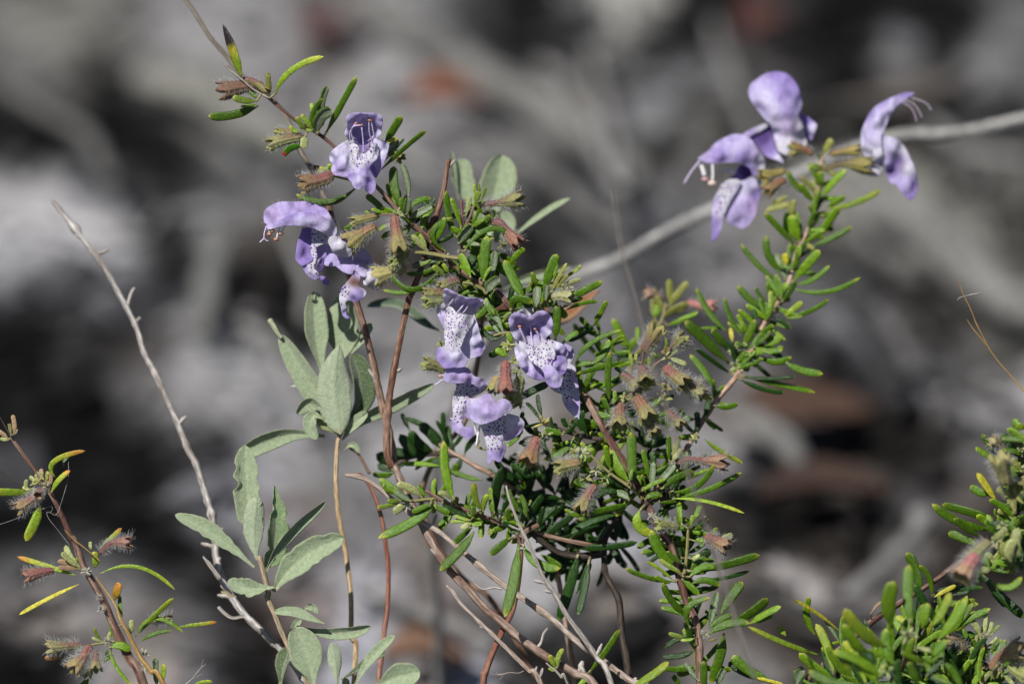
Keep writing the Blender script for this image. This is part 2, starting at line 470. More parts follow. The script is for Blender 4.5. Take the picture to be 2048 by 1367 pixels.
# ------------------------------------------------ petals
PC = dict(L=(.54, .46, .74), LL=(.70, .66, .84), P=(.35, .26, .60), PD=(.13, .075, .27), W=(.66, .64, .72), S=(.70, .69, .74), B=(.22, .11, .06), X=(.46, .39, .66), K=(.50, .37, .64))
def petal(fr, D, outline, ctrl, parent, name, hairn=0, sc=1.0, hl=1.1, th_=.16, label=None, sm=.08):
    s = FR[fr][2]
    P = catm([Vector((x, y)) for x, y in outline], 6, True)
    seq = []; step = 1.7*s
    for p in P:
        if not seq or (p-seq[-1]).length > step*.8: seq.append(p)
    if (seq[-1]-seq[0]).length < step*.5: seq.pop()
    x0 = min(p.x for p in seq); x1 = max(p.x for p in seq); y0 = min(p.y for p in seq); y1 = max(p.y for p in seq)
    inn = []
    yy = y0+step*.5; row = 0; stp = 2.0*s
    def inside(x, y):
        c = False; j = len(seq)-1
        for i in range(len(seq)):
            a, b = seq[i], seq[j]
            if (a.y > y) != (b.y > y) and x < (b.x-a.x)*(y-a.y)/(b.y-a.y)+a.x: c = not c
            j = i
        return c
    while yy < y1:
        xx = x0+(row % 2)*stp*.5
        while xx < x1:
            if inside(xx, yy) and min((p.x-xx)**2+(p.y-yy)**2 for p in seq) > (stp*.45)**2: inn.append(Vector((xx, yy)))
            xx += stp
        yy += stp*.87; row += 1
    allp = seq+inn; ns = len(seq)
    r = delaunay_2d_cdt(allp, [(i, (i+1) % ns) for i in range(ns)], [], 1, 1e-4)
    V2, F2 = r[0], r[2]
    eps = (sm*max(x1-x0, y1-y0))**2
    vs, cs, sp = [], [], []
    ph = rnd.random()*30
    for v in V2:
        tw = 0; dd = 0; c = [0, 0, 0]; m = 0
        for cx, cy, cdv, ck in ctrl:
            r2 = (v.x-cx)**2+(v.y-cy)**2
            w = 1/(r2+eps)**1.8
            tw += w; dd += w*cdv; k = PC[ck]
            w2 = w
            for i in range(3): c[i] += w2*k[i]
            m += w2*(1 if ck == 'S' else 0)
        dd /= tw
        px, py = FR[fr][0]+v.x/s, FR[fr][1]+v.y/s
        dd += .14*noise.noise(Vector((px*.06+ph, py*.03, 0)))
        vs.append(Wp(px, py, D+dd*sc)); n1 = noise.noise(Vector((px*.16, py*.06, ph)))+.8*noise.noise(Vector((px*.45, py*.12, ph)))
        cs.append(tuple(max(0.01, q/tw*(1+.12*n1*k_)) for q, k_ in zip(c, (1.1, 1.3, .7)))); sp.append(m/tw)
    o = mk(name, vs, [tuple(f) for f in F2], cs, M_PETAL, parent, spot=sp, sol=th_*MM)
    if label: o['label'] = label
    if hairn:
        its = []; cen = sum((vs[i] for i in range(len(vs))), Vector())/len(vs)
        nb = len(seq)
        for _ in range(hairn):
            if rnd.random() < .7: i = rnd.randrange(nb)
            else: i = rnd.randrange(len(vs))
            if py > 1e9: pass
            p = vs[i]; d = (p-cen).normalized()*.7-FW*.7+Vector((rnd.uniform(-.5, .5), rnd.uniform(-.5, .5), rnd.uniform(-.2, .7)))
            if d.z < -.15: continue
            its.append((p, d, hl*MM*rnd.uniform(.5, 1.1)))
        hairs(its, o)
    return o
def fil(fr, D, pts, w, parent, col=(.50, .42, .60), anther=None, ac=(.30, .07, .04), name='stamen', dds=None):
    s = FR[fr][2]
    P = [Wp(*fp(fr, x, y), D+(dds[i] if dds else -1.0*i)) for i, (x, y) in enumerate(pts)]
    Q = catm(P, 6); rad = [w/s*PXM*.5]*len(Q)
    vs, fs, cs, uv = tube_geo(Q, rad, (col, tuple(x*1.15 for x in col)), K=7, knob=0, vsd=1)
    if anther:
        c = Wp(*fp(fr, anther[0], anther[1]), D+(dds[-1] if dds else -1.0*(len(pts)-1))-.2); R = anther[2]/s*PXM
        k = len(vs); a, b = 8, 6
        for i in range(b+1):
            la = -math.pi/2+math.pi*i/b
            for j in range(a):
                lo = 2*math.pi*j/a
                rr = R*(1+.18*math.cos(2*lo))
                vs.append(c+RT*(math.cos(la)*math.cos(lo)*rr*1.15)+FW*(math.cos(la)*math.sin(lo)*rr*.8)+UP*(math.sin(la)*rr*.8))
                cs.append(ac if math.sin(lo) > -.3 else lerp(ac, (.55, .3, .2), .5)); uv.append((0, 0))
        for i in range(b):
            for j in range(a): fs.append((k+i*a+j, k+i*a+(j+1) % a, k+(i+1)*a+(j+1) % a, k+(i+1)*a+j))
    return mk(name, vs, fs, cs, M_ANTH, parent, uv=uv)

def whorls(th, path, step, n, L, w=11, D=0, kinds='ggglk', dd=(-2, 6), spread=1.0, jit=10):
    """tufts of short leaves at the nodes of a stem (path in photo pixels)"""
    P = catm([Vector((x, y)) for x, y in path], 10); acc = 0; nxt = step*.5
    for p, q in zip(P, P[1:]):
        acc += (q-p).length
        if acc < nxt: continue
        nxt += step*rnd.uniform(.8, 1.2); base = math.atan2(-(q-p).y, -(q-p).x)
        for _ in range(n):
            an = base+rnd.uniform(-1.9, 1.9)*spread; l = rnd.uniform(*L); k = rnd.choice(kinds)
            if k in 'npm': l *= .55
            x0, y0 = p.x+rnd.uniform(-2, 2), p.y+rnd.uniform(-3, 3); cv = rnd.uniform(-.3, .3)
            x1, y1 = x0+math.cos(an)*l, y0+math.sin(an)*l
            xm, ym = (x0+x1)/2-math.sin(an)*l*cv*.4, (y0+y1)/2+math.cos(an)*l*cv*.4
            th.spec.append(('P', D, [x0, y0, xm, ym, x1, y1, w*rnd.uniform(.75, 1.2)], k, rnd.uniform(*dd)))
# ------------------------------------------------ the ground: soil and bleached litter, seen light and shade put into their tones
# px, py, radius, tone (as seen), hue 0 grey 1 brown 2 olive 3 bluish
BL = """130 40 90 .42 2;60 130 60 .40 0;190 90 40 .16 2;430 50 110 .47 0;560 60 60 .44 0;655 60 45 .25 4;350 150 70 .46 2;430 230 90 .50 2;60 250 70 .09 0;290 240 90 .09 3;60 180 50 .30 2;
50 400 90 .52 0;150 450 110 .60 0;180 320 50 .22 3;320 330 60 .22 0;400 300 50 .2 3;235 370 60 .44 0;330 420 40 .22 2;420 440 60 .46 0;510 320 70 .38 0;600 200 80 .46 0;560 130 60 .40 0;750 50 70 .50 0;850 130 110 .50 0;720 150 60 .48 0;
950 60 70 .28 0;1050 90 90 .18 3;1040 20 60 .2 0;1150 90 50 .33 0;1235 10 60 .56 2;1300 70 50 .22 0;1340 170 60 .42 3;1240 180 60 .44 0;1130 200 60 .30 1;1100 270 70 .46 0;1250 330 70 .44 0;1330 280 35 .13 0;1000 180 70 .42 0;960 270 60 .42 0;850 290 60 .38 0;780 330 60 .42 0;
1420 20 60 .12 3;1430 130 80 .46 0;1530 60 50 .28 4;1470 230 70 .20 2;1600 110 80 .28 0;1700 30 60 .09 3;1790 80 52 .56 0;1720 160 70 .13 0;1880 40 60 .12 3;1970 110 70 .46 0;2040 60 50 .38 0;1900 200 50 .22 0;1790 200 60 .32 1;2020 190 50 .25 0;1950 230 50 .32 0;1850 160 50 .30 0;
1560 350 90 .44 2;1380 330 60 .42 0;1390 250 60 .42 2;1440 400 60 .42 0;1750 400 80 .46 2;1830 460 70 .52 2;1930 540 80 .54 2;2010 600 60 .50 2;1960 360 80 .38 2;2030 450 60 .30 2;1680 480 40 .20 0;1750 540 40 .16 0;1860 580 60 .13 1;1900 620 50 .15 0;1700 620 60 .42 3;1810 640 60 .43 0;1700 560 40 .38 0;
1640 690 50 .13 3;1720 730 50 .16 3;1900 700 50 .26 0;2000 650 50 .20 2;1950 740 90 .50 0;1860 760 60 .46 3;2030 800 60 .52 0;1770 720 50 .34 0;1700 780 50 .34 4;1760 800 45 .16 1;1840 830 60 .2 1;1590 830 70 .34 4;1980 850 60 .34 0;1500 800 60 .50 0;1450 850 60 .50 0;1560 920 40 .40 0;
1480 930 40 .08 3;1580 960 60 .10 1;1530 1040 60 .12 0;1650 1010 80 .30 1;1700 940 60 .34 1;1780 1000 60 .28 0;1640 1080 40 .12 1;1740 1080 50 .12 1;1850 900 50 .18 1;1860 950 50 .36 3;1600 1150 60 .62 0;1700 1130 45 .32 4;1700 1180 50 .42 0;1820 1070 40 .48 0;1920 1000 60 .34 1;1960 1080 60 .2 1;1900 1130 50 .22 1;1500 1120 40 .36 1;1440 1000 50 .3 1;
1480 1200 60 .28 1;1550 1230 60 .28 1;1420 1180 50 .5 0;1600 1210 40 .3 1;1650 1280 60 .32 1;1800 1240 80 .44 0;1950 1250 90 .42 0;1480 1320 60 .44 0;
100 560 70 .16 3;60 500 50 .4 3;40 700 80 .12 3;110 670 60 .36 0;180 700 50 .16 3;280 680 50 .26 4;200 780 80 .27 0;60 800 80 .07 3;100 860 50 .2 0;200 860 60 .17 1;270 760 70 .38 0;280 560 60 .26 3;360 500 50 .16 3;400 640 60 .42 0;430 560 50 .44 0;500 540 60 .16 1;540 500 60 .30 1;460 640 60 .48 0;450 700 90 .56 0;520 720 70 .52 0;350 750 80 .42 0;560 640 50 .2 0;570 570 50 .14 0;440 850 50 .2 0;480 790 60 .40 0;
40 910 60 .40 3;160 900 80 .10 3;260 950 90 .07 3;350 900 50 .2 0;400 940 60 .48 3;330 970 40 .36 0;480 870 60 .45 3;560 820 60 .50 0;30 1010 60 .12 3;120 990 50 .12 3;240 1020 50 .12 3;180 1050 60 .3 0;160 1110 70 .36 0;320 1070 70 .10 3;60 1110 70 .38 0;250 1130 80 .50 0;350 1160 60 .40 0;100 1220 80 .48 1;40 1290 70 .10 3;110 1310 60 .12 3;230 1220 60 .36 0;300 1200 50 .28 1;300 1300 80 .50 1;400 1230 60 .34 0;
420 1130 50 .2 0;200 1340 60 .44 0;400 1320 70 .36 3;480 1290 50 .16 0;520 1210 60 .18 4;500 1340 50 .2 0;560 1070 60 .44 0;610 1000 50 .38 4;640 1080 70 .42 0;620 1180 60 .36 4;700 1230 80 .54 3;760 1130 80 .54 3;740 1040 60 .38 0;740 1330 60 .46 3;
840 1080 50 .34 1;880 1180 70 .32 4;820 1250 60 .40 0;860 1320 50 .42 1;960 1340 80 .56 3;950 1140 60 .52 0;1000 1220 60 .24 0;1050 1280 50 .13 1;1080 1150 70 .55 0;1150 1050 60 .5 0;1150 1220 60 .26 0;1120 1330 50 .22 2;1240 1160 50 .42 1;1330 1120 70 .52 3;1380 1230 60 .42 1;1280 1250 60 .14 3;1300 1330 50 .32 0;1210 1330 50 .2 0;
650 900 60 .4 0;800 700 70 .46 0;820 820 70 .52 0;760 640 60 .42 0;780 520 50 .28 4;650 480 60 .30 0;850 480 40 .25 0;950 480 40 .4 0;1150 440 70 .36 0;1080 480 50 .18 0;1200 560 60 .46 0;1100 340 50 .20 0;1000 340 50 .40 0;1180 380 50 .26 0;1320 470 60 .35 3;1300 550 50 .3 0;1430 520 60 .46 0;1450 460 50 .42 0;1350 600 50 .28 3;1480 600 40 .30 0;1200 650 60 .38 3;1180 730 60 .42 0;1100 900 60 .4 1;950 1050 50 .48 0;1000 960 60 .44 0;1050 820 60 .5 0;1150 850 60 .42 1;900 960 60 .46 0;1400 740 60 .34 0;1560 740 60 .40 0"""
BLOBS = [tuple(float(v) for v in q.split()) for q in BL.replace('\n', '').split(';') if q.strip()]
HUE = [(1.0, .985, 1.0), (1.16, .98, .84), (1.02, 1.0, .90), (.98, .99, 1.09), (1.22, .93, .84)]
GRID = {}
for b in BLOBS:
    GRID.setdefault((int(b[0]//160), int(b[1]//160)), []).append(b)
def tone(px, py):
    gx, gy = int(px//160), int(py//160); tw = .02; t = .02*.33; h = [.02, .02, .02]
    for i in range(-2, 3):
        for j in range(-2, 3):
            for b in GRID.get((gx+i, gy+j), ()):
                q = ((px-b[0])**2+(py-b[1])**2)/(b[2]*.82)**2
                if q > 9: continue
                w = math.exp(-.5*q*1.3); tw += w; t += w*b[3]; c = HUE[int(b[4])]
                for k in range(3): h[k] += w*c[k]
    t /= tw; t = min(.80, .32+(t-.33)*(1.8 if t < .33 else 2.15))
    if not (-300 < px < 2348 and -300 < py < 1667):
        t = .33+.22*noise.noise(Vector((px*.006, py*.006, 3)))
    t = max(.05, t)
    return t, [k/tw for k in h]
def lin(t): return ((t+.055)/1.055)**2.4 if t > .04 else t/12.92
def gh(x, y):
    return .007*noise.noise(Vector((x*22, y*22, 1)))+.003*noise.noise(Vector((x*70, y*70, 4)))+.0012*noise.noise(Vector((x*220, y*220, 2)))-.006
def axis(lo, hi, step, far):
    a = [lo+i*step for i in range(int((hi-lo)/step)+1)]; k = step*1.6; L = [lo]; R = [a[-1]]
    while L[-1] > -far: L.append(L[-1]-k); R.append(R[-1]+k); k *= 1.5
    return L[:0:-1]+a+R[1:]
AX = axis(-.27, .27, .0032, 60); AY = axis(.06, .80, .0035, 60)
vs, cs = [], []
for y in AY:
    for x in AX:
        near = abs(x) < 2 and abs(y) < 3
        vs.append(Vector((x, y, gh(x, y) if near else -.006)))
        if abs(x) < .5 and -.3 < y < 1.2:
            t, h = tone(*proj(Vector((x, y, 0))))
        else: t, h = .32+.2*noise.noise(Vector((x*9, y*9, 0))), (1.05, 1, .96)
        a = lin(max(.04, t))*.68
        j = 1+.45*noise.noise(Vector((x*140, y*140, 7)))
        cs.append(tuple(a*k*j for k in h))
nx = len(AX)
fs = [(j*nx+i, j*nx+i+1, (j+1)*nx+i+1, (j+1)*nx+i) for j in range(len(AY)-1) for i in range(nx-1)]
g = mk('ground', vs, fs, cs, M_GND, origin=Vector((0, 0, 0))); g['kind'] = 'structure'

def chip(c, L, w, ang, tilt, curl, col, vs, fs, cs, lift):
    n = 5; k0 = len(vs); d = Vector((math.cos(ang), math.sin(ang), 0)); s_ = Vector((-d.y, d.x, 0)); ph = rnd.random()*9
    for i in range(n+1):
        t = i/n; pr = math.sin(math.pi*(.08+.87*t))**.6
        for j in range(4):
            u = j/3*2-1
            p = c+d*((t-.5)*L)+s_*(u*w*.5*pr)
            p.z += lift+tilt*(t-.5)*L+curl*w*(abs(u)**1.5)+.10*L*math.sin(t*3+ph)+.05*w*u*math.sin(ph*3+t*5)
            vs.append(p); jj = rnd.uniform(.85, 1.15); cs.append(tuple(q*jj for q in col))
    for i in range(n):
        for j in range(3):
            a = k0+i*4+j; fs.append((a, a+1, a+5, a+4))
vs, fs, cs = [], [], []
for _ in range(5200):
    inner = _ < 3300
    if inner: p = Vector((rnd.uniform(-.21, .21), rnd.uniform(.12, .72), 0))
    else: p = Vector((rnd.gauss(0, .5), rnd.gauss(.3, .5), 0))
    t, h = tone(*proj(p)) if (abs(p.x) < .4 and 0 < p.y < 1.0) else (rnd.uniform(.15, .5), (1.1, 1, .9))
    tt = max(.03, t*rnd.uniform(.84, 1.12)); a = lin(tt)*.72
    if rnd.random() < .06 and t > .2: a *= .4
    big = rnd.random() < .3
    L = rnd.uniform(.010, .024) if big else rnd.uniform(.003, .010)
    if rnd.random() < .25: w = L*rnd.uniform(.08, .16)
    else: w = L*rnd.uniform(.3, .6)
    p.z = gh(p.x, p.y)
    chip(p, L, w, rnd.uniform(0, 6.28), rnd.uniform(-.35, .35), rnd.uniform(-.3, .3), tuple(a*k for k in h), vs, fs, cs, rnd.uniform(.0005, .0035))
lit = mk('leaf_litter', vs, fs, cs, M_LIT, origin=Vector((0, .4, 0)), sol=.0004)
lit['kind'] = 'stuff'; lit['label'] = 'blurred grey leaf litter and bark scraps covering the ground'; lit['category'] = 'leaf litter'

def gleaf(px, py, L, w, ang, col, label, cat='dead leaf', group=None, name='dead_leaf'):
    p = Gp(px, py, .004); vs, fs, cs = [], [], []
    n = 14; d = Vector((math.cos(ang), math.sin(ang), 0)); s_ = Vector((-d.y, d.x, 0))
    for i in range(n+1):
        t = i/n; pr = math.sin(math.pi*min(1, .03+.94*t))**.75
        for j in range(9):
            u = j/8*2-1; q = p+d*((t-.5)*L)+s_*(u*w*.5*pr)
            q.z += .003+.004*abs(u)**1.5*pr+.002*math.sin(t*4)-.002*(1-abs(u))
            vs.append(q); f = 1+.25*noise.noise(q*150); cs.append(tuple(k*f for k in col))
    for i in range(n):
        for j in range(8):
            a = i*9+j; fs.append((a, a+1, a+10, a+9))
    o = mk(name, vs, fs, cs, M_LIT, origin=p, sol=.0005); o['label'] = label; o['category'] = cat
    if group: o['group'] = group
gleaf(890, 215, .022, .016, .15, (.17, .055, .024), 'orange-brown dead leaf lying out of focus above the first purple flower')
gleaf(655, 60, .018, .022, 1.3, (.095, .035, .032), 'dark reddish dead leaf blurred near the top edge')
gleaf(1590, 850, .046, .026, .25, (.070, .041, .030), 'dull red-brown dead leaf blurred right of the leafy upright branch')
gleaf(1650, 1000, .036, .016, .1, (.048, .030, .024), 'long brown dead leaf in the dark litter at right')
gleaf(1535, 60, .018, .020, .7, (.10, .045, .038), 'faint maroon dead leaf blurred above the upright petal')
gleaf(850, 1330, .022, .014, .1, (.15, .09, .06), 'pale orange dead leaf blurred at the bottom behind the reddish stem')

def gstick(pts, r, col, label, lift=.008, name='fallen_stick', group='sticks lying in the litter'):
    P = [Gp(x, y, lift) for x, y in pts]; Q = [q+Vector((noise.noise(q*45), noise.noise(q*45+Vector((5, 0, 0))), 0))*.004 for q in resamp(P, .004)]
    SEED[0] += 1
    g = tube_geo(Q, [r*(.55+.45*math.sin(math.pi*min(1, .12+.8*i/len(Q)))) for i in range(len(Q))], col, K=12, knob=.35, vsd=SEED[0])
    o = mk(name, g[0], g[1], g[2], M_STEM, uv=g[3]); o['label'] = label; o['category'] = 'stick'; o['group'] = group
SG = ((.10, .098, .092), (.20, .197, .185))
gstick([(700, -30), (880, 90), (1060, 210), (1280, 350)], .0055, SG, 'thick pale stick blurred diagonally across the top middle')
gstick([(1700, 370), (1820, 450), (1930, 540), (2080, 640)], .0065, SG, 'thick bleached stick blurred on the ground at the right edge')
gstick([(1420, 810), (1500, 835), (1560, 880), (1600, 930)], .0040, SG, 'short pale curved stick blurred beside the lower right stems')
gstick([(430, 460), (425, 560), (415, 660)], .0038, ((.13, .13, .12), (.17, .17, .16)), 'short upright-looking grey stick blurred left of the green-grey plant')
gstick([(1500, 290), (1700, 225), (1930, 160)], .0042, ((.12, .10, .085), (.17, .15, .13)), 'dull brown-grey stick blurred behind the top right flowers')
gstick([(280, 150), (430, 210), (560, 300)], .0045, ((.17, .17, .145), (.23, .225, .195)), 'olive-grey stick blurred at upper left')

rs = random.Random(3)
streaks = [((850,60),(1010,150),(1190,250)), ((930,250),(1080,330),(1230,470)), ((1080,130),(1180,240),(1240,380)), ((1180,90),(1230,300),(1260,430)), ((1380,180),(1560,230),(1760,210)),
 ((1420,40),(1480,160),(1500,300)), ((1560,380),(1700,450),(1840,560)), ((1850,250),(1940,300),(2060,330)), ((640,250),(780,300),(880,360)), ((200,60),(330,120),(460,180)), ((30,180),(150,260),(240,360)),
 ((560,420),(600,520),(620,640)), ((1650,560),(1760,680),(1800,760)), ((1850,700),(1950,790),(2060,830)), ((480,640),(560,700),(600,800)), ((1500,1180),(1620,1230),(1760,1240)), ((740,1180),(860,1230),(980,1290)), ((1700,1190),(1790,1110),(1850,1020))]
for i, q in enumerate(streaks):
    v = rs.choice((.05, .16, .22, .26, .30)); P = [Gp(x, y, .012+.004*(i % 3)) for x, y in q]
    Q = [p+Vector((noise.noise(p*40), noise.noise(p*40+Vector((3, 1, 0))), 0))*.004 for p in resamp(P, .004)]
    SEED[0] += 1; g = tube_geo(Q, [rs.uniform(.0014, .0026)]*len(Q), ((v*.6, v*.58, v*.55), (v, v*.98, v*.95)), K=8, knob=.6, vsd=SEED[0])
    if i == 0: LS = []
    LS.append(g)
vs, fs, cs = [], [], []
for g in LS:
    k = len(vs); vs += g[0]; fs += [tuple(i+k for i in f) for f in g[1]]; cs += g[2]
o = mk('litter_twigs', vs, fs, cs, M_LIT, origin=Vector((0, .4, 0)))
o['kind'] = 'stuff'; o['label'] = 'thin blurred twigs strewn over the grey litter'; o['category'] = 'twig litter'
# ================================================================ main flowering shrub: the long arching branch
T1 = Thing('flowering_shrub', 'long arching needle-leaved branch carrying the cluster of sharp spotted mauve flowers at centre', 'shrub', Wp(1400, 1367, 0), 'flowering needle-leaved shrubs')
def D1(x, y): return 0.0
stem(T1, 'P', lambda x, y: 7 if 640 < y < 800 else 1, [(451,130),(484,159),(539,197),(589,239),(646,274),(700,322),(760,380),(808,432),(850,470),(887,511),(925,545),(964,569),(989,579),(1022,616),(1062,668),(1110,722),(1160,775),(1190,827),(1217,874),(1250,930),(1280,980),(1300,1020),(1321,1059),(1343,1093),(1359,1155),(1374,1203),(1395,1255),(1400,1367)],
 5, 15, 'mauve', ground=True, knob=.5, gdir=(.01, .05))
stem(T1, 'A', -1, [(205,515),(235,555),(280,590),(340,640),(430,720),(560,790)], 9, 14, 'pale', 'twig_tip', knob=.9)
leaves(T1, 'A', D1, """330 620 272 430 182 190 84 b -1
600 760 738 565 998 455 52 e -1
560 765 552 680 543 578 46 m
470 850 262 925 65 930 74 g
455 812 350 806 262 776 58 n -2
462 800 420 755 365 708 34 g
450 838 400 850 325 858 28 n
1010 1075 1132 850 1262 612 56 g
962 1000 978 830 1025 690 60 u 2
930 1060 903 930 990 788 48 g
945 1075 965 950 1062 888 105 u -1
905 1045 862 985 812 918 44 n
855 1050 812 1000 772 938 46 n -1
930 940 900 880 900 828 34 n
805 1060 762 1050 718 1012 42 n -1
905 1052 880 1050 852 1045 28 n -2
832 1180 730 1190 672 1258 62 r -2
850 1090 838 1140 832 1195 66 p -2
1490 1140 1555 1040 1618 932 70 g
1455 1365 1650 1185 1822 1045 44 g 1
1498 1165 1540 1128 1592 1118 38 y -1
1490 1255 1530 1185 1600 1130 58 u 1
1480 1300 1570 1195 1645 1112 22 k 2
1098 1355 980 1375 880 1320 76 b 3
1098 1350 1060 1340 1020 1338 46 n""")
calyx(T1, 'A', 2, [(520,695),(350,700),(170,735)], 100, 150, (.20,.085,.06), (.22,.14,.09), 160, 1.7)
calyx(T1, 'A', 1, [(330,640),(430,655),(540,735)], 50, 60, CPUR, COL_, 20, 1)
calyx(T1, 'A', 0, [(835,1100),(700,1120),(560,1160)], 80, 105, (.22,.12,.085), (.36,.37,.14), 150, 1.4)
calyx(T1, 'A', 2, [(790,1080),(700,1070),(620,1075)], 70, 90, CTAN, CYE, 60, 1.3)
calyx(T1, 'A', 3, [(1490,1210),(1560,1230),(1620,1275)], 60, 90, COL_, COL_, 70, 1.6)
leaves(T1, 'B', D1, """925 188 700 300 448 232 60 g 6
1172 382 1090 300 1012 240 56 g
1292 335 1240 170 1238 8 76 g
1352 275 1345 130 1300 -12 54 u
1302 350 1285 280 1290 200 30 n
1340 395 1345 330 1352 258 62 u -2
1380 335 1440 285 1532 268 48 g
1368 425 1450 380 1548 332 62 u
1112 422 1060 395 1008 372 38 l
1132 405 1108 375 1088 345 34 l
1182 482 1150 500 1118 522 38 n -2
940 490 880 505 842 520 56 g 1
1512 692 1440 625 1378 562 56 p -1
1502 690 1470 600 1438 558 36 n
1540 752 1500 780 1438 812 22 n
1610 780 1490 860 1330 872 38 g
1600 850 1385 1000 1190 846 46 g -3
1592 862 1385 1010 1148 1000 42 g -1
1652 892 1602 850 1545 812 52 n -2
1682 872 1655 832 1632 792 38 n
1762 872 1755 820 1755 768 28 n
1855 905 1812 800 1772 712 70 l -3
1655 700 1545 545 1708 420 50 g
1732 575 1678 400 1655 205 60 g
1782 505 1738 370 1698 262 44 l
1760 632 1795 560 1868 482 86 u -2
1815 602 1925 510 2005 398 54 g
1230 400 1180 395 1130 400 14 k
1700 1010 1600 1040 1530 1100 30 n""")
stem(T1, 'B', -1, [(1130,398),(1180,396),(1250,400),(1310,410)], 14, 18, 'brown', 'side_twig')
stem(T1, 'B', -1, [(1400,700),(1530,712),(1640,735),(1760,750)], 30, 42, 'olive', 'side_twig')
stem(T1, 'B', -1, [(1790,942),(1880,960),(1960,1000)], 26, 30, 'olive', 'side_twig')
bud(T1, 'B', -1, 1265, 400, 90, (.32,.34,.16)); bud(T1, 'B', -2, 1290, 745, 120, (.42,.40,.14), 70); bud(T1, 'B', -1, 1660, 740, 60, (.4,.34,.28), 40)
calyx(T1, 'B', -1, [(755,78),(640,125),(500,155)], 105, 150, CRED, (.26,.19,.08), 190, 1.9)
stem(T1, 'B', 0, [(750,85),(800,100),(880,118)], 18, 18, 'olive', 'side_twig')
calyx(T1, 'B', 0, [(1112,408),(1010,430),(905,455)], 62, 80, (.28,.18,.09), (.36,.38,.12), 90, 1.2)
calyx(T1, 'B', -3, [(1240,402),(1255,520),(1285,690)], 86, 150, (.30,.085,.085), CYE, 200, 1.9, mixp=-.35)
calyx(T1, 'B', -1, [(1765,925),(1690,950),(1610,985)], 80, 100, CPUR, CYE, 130, 1.7)
calyx(T1, 'B', -1, [(1680,1040),(1590,1035),(1480,1040)], 80, 110, (.24,.09,.075), CYE, 150, 1.8)
calyx(T1, 'B', -2, [(1640,1090),(1570,1100),(1490,1110)], 60, 90, CYE, CYE, 120, 1.5)
leaves(T1, 'C', D1, """402 525 405 430 395 352 34 n -1
442 440 438 390 432 350 18 n
402 510 422 450 430 412 50 n -2
452 485 472 430 490 378 24 n
330 605 350 520 356 450 46 p
310 898 500 720 698 768 48 g -3
340 795 482 690 548 552 54 g -1
372 705 428 660 475 635 48 l -1
375 685 408 620 438 552 34 l
472 1155 475 950 505 772 88 g -1
520 1105 548 1000 562 888 64 u -2
472 1135 500 1060 542 1018 30 l -3
802 1295 718 1130 638 962 84 g -3
682 995 742 920 802 872 54 l -1
432 1055 392 980 372 925 82 k 1
490 1235 528 1160 602 1112 88 u -3
690 1367 740 1275 868 1312 74 g -4
892 1345 900 1260 905 1178 74 u -3
972 1285 970 1220 975 1162 50 u -2
902 1172 880 1120 858 1062 44 l
955 1195 1010 1050 1062 915 84 g
1032 1125 1050 1050 1058 978 34 l -1
1182 1262 1292 1205 1425 1135 62 g
1100 1352 1182 1300 1272 1268 38 g
1130 1370 1262 1312 1392 1298 36 g -1
1022 1232 1052 1150 1092 1055 52 m
1012 1225 1070 1110 1142 985 38 m
1192 1065 1222 1040 1255 1005 34 n -1
1122 1162 1182 1140 1252 1118 38 p
1130 1100 1170 1075 1200 1050 30 n
950 1330 1000 1322 1052 1300 38 g
1060 1185 1110 1120 1150 1080 40 m -1
500 1300 525 1345 560 1400 44 g""")
stem(T1, 'C', 0, [(400,520),(360,620),(320,700),(300,780),(290,880)], 18, 26, 'mauve', 'side_twig')
stem(T1, 'C', 1, [(290,480),(298,590),(306,700),(300,850)], 28, 20, ((.12,.05,.055),(.2,.1,.09)), 'side_twig')
stem(T1, 'C', 0, [(1070,1080),(1020,1220),(950,1330),(880,1420)], 26, 34, 'olive', 'side_twig')
calyx(T1, 'C', 0, [(438,540),(520,515),(640,500),(760,475)], 46, 135, CPUR, CYE, 260, 2.0, teeth=.4, mixp=-.25)
calyx(T1, 'C', 1, [(500,660),(600,665),(660,740),(745,830)], 60, 120, CPUR, CTAN, 190, 1.9)
calyx(T1, 'C', -1, [(1020,1270),(1090,1255),(1180,1265)], 80, 110, (.36,.36,.18), (.42,.42,.18), 170, 1.4)
bud(T1, 'C', -1, 1120, 1210, 110, (.38,.36,.18), 110); bud(T1, 'C', 1, 640, 850, 100, COL_, 80); bud(T1, 'C', 0, 290, 900, 50, (.45,.40,.36), 40); bud(T1, 'C', 1, 575, 600, 50, CYE, 20)
leaves(T1, 'D', D1, """1045 435 1055 300 1058 178 62 g 1
672 375 612 260 540 148 58 u
652 385 600 320 558 238 38 u
675 395 575 410 488 312 50 k
702 452 640 500 568 552 56 k 1
732 445 716 412 705 382 44 l -2
702 545 660 522 615 498 50 l -2
778 862 872 800 1002 742 58 k 2
952 985 928 900 918 818 34 k
932 1005 890 935 832 878 28 k
1142 1065 1110 1025 1098 988 42 k
1102 1112 1040 1090 958 1072 52 g -1
1282 1125 1240 1020 1248 935 42 k
1242 1095 1218 1040 1188 985 34 k
1190 595 1300 455 1520 358 38 g -1
1192 622 1240 600 1305 596 46 g
1300 605 1392 525 1430 425 58 g
1200 675 1310 640 1420 618 32 g
1095 455 1158 400 1212 372 44 g
1200 990 1170 1060 1110 1100 30 k
1060 1110 1030 1060 1010 975 24 k
960 1020 890 1040 820 1060 24 k
930 1100 960 1190 1000 1260 40 k 3
1180 1140 1090 1240 970 1280 60 g 2""")
stem(T1, 'D', 2, [(930,1010),(1050,1060),(1180,1110),(1390,1150)], 22, 30, 'dark', 'side_twig')
stem(T1, 'D', 0, [(600,400),(680,380),(760,380),(900,360)], 20, 22, 'olive', 'side_twig')
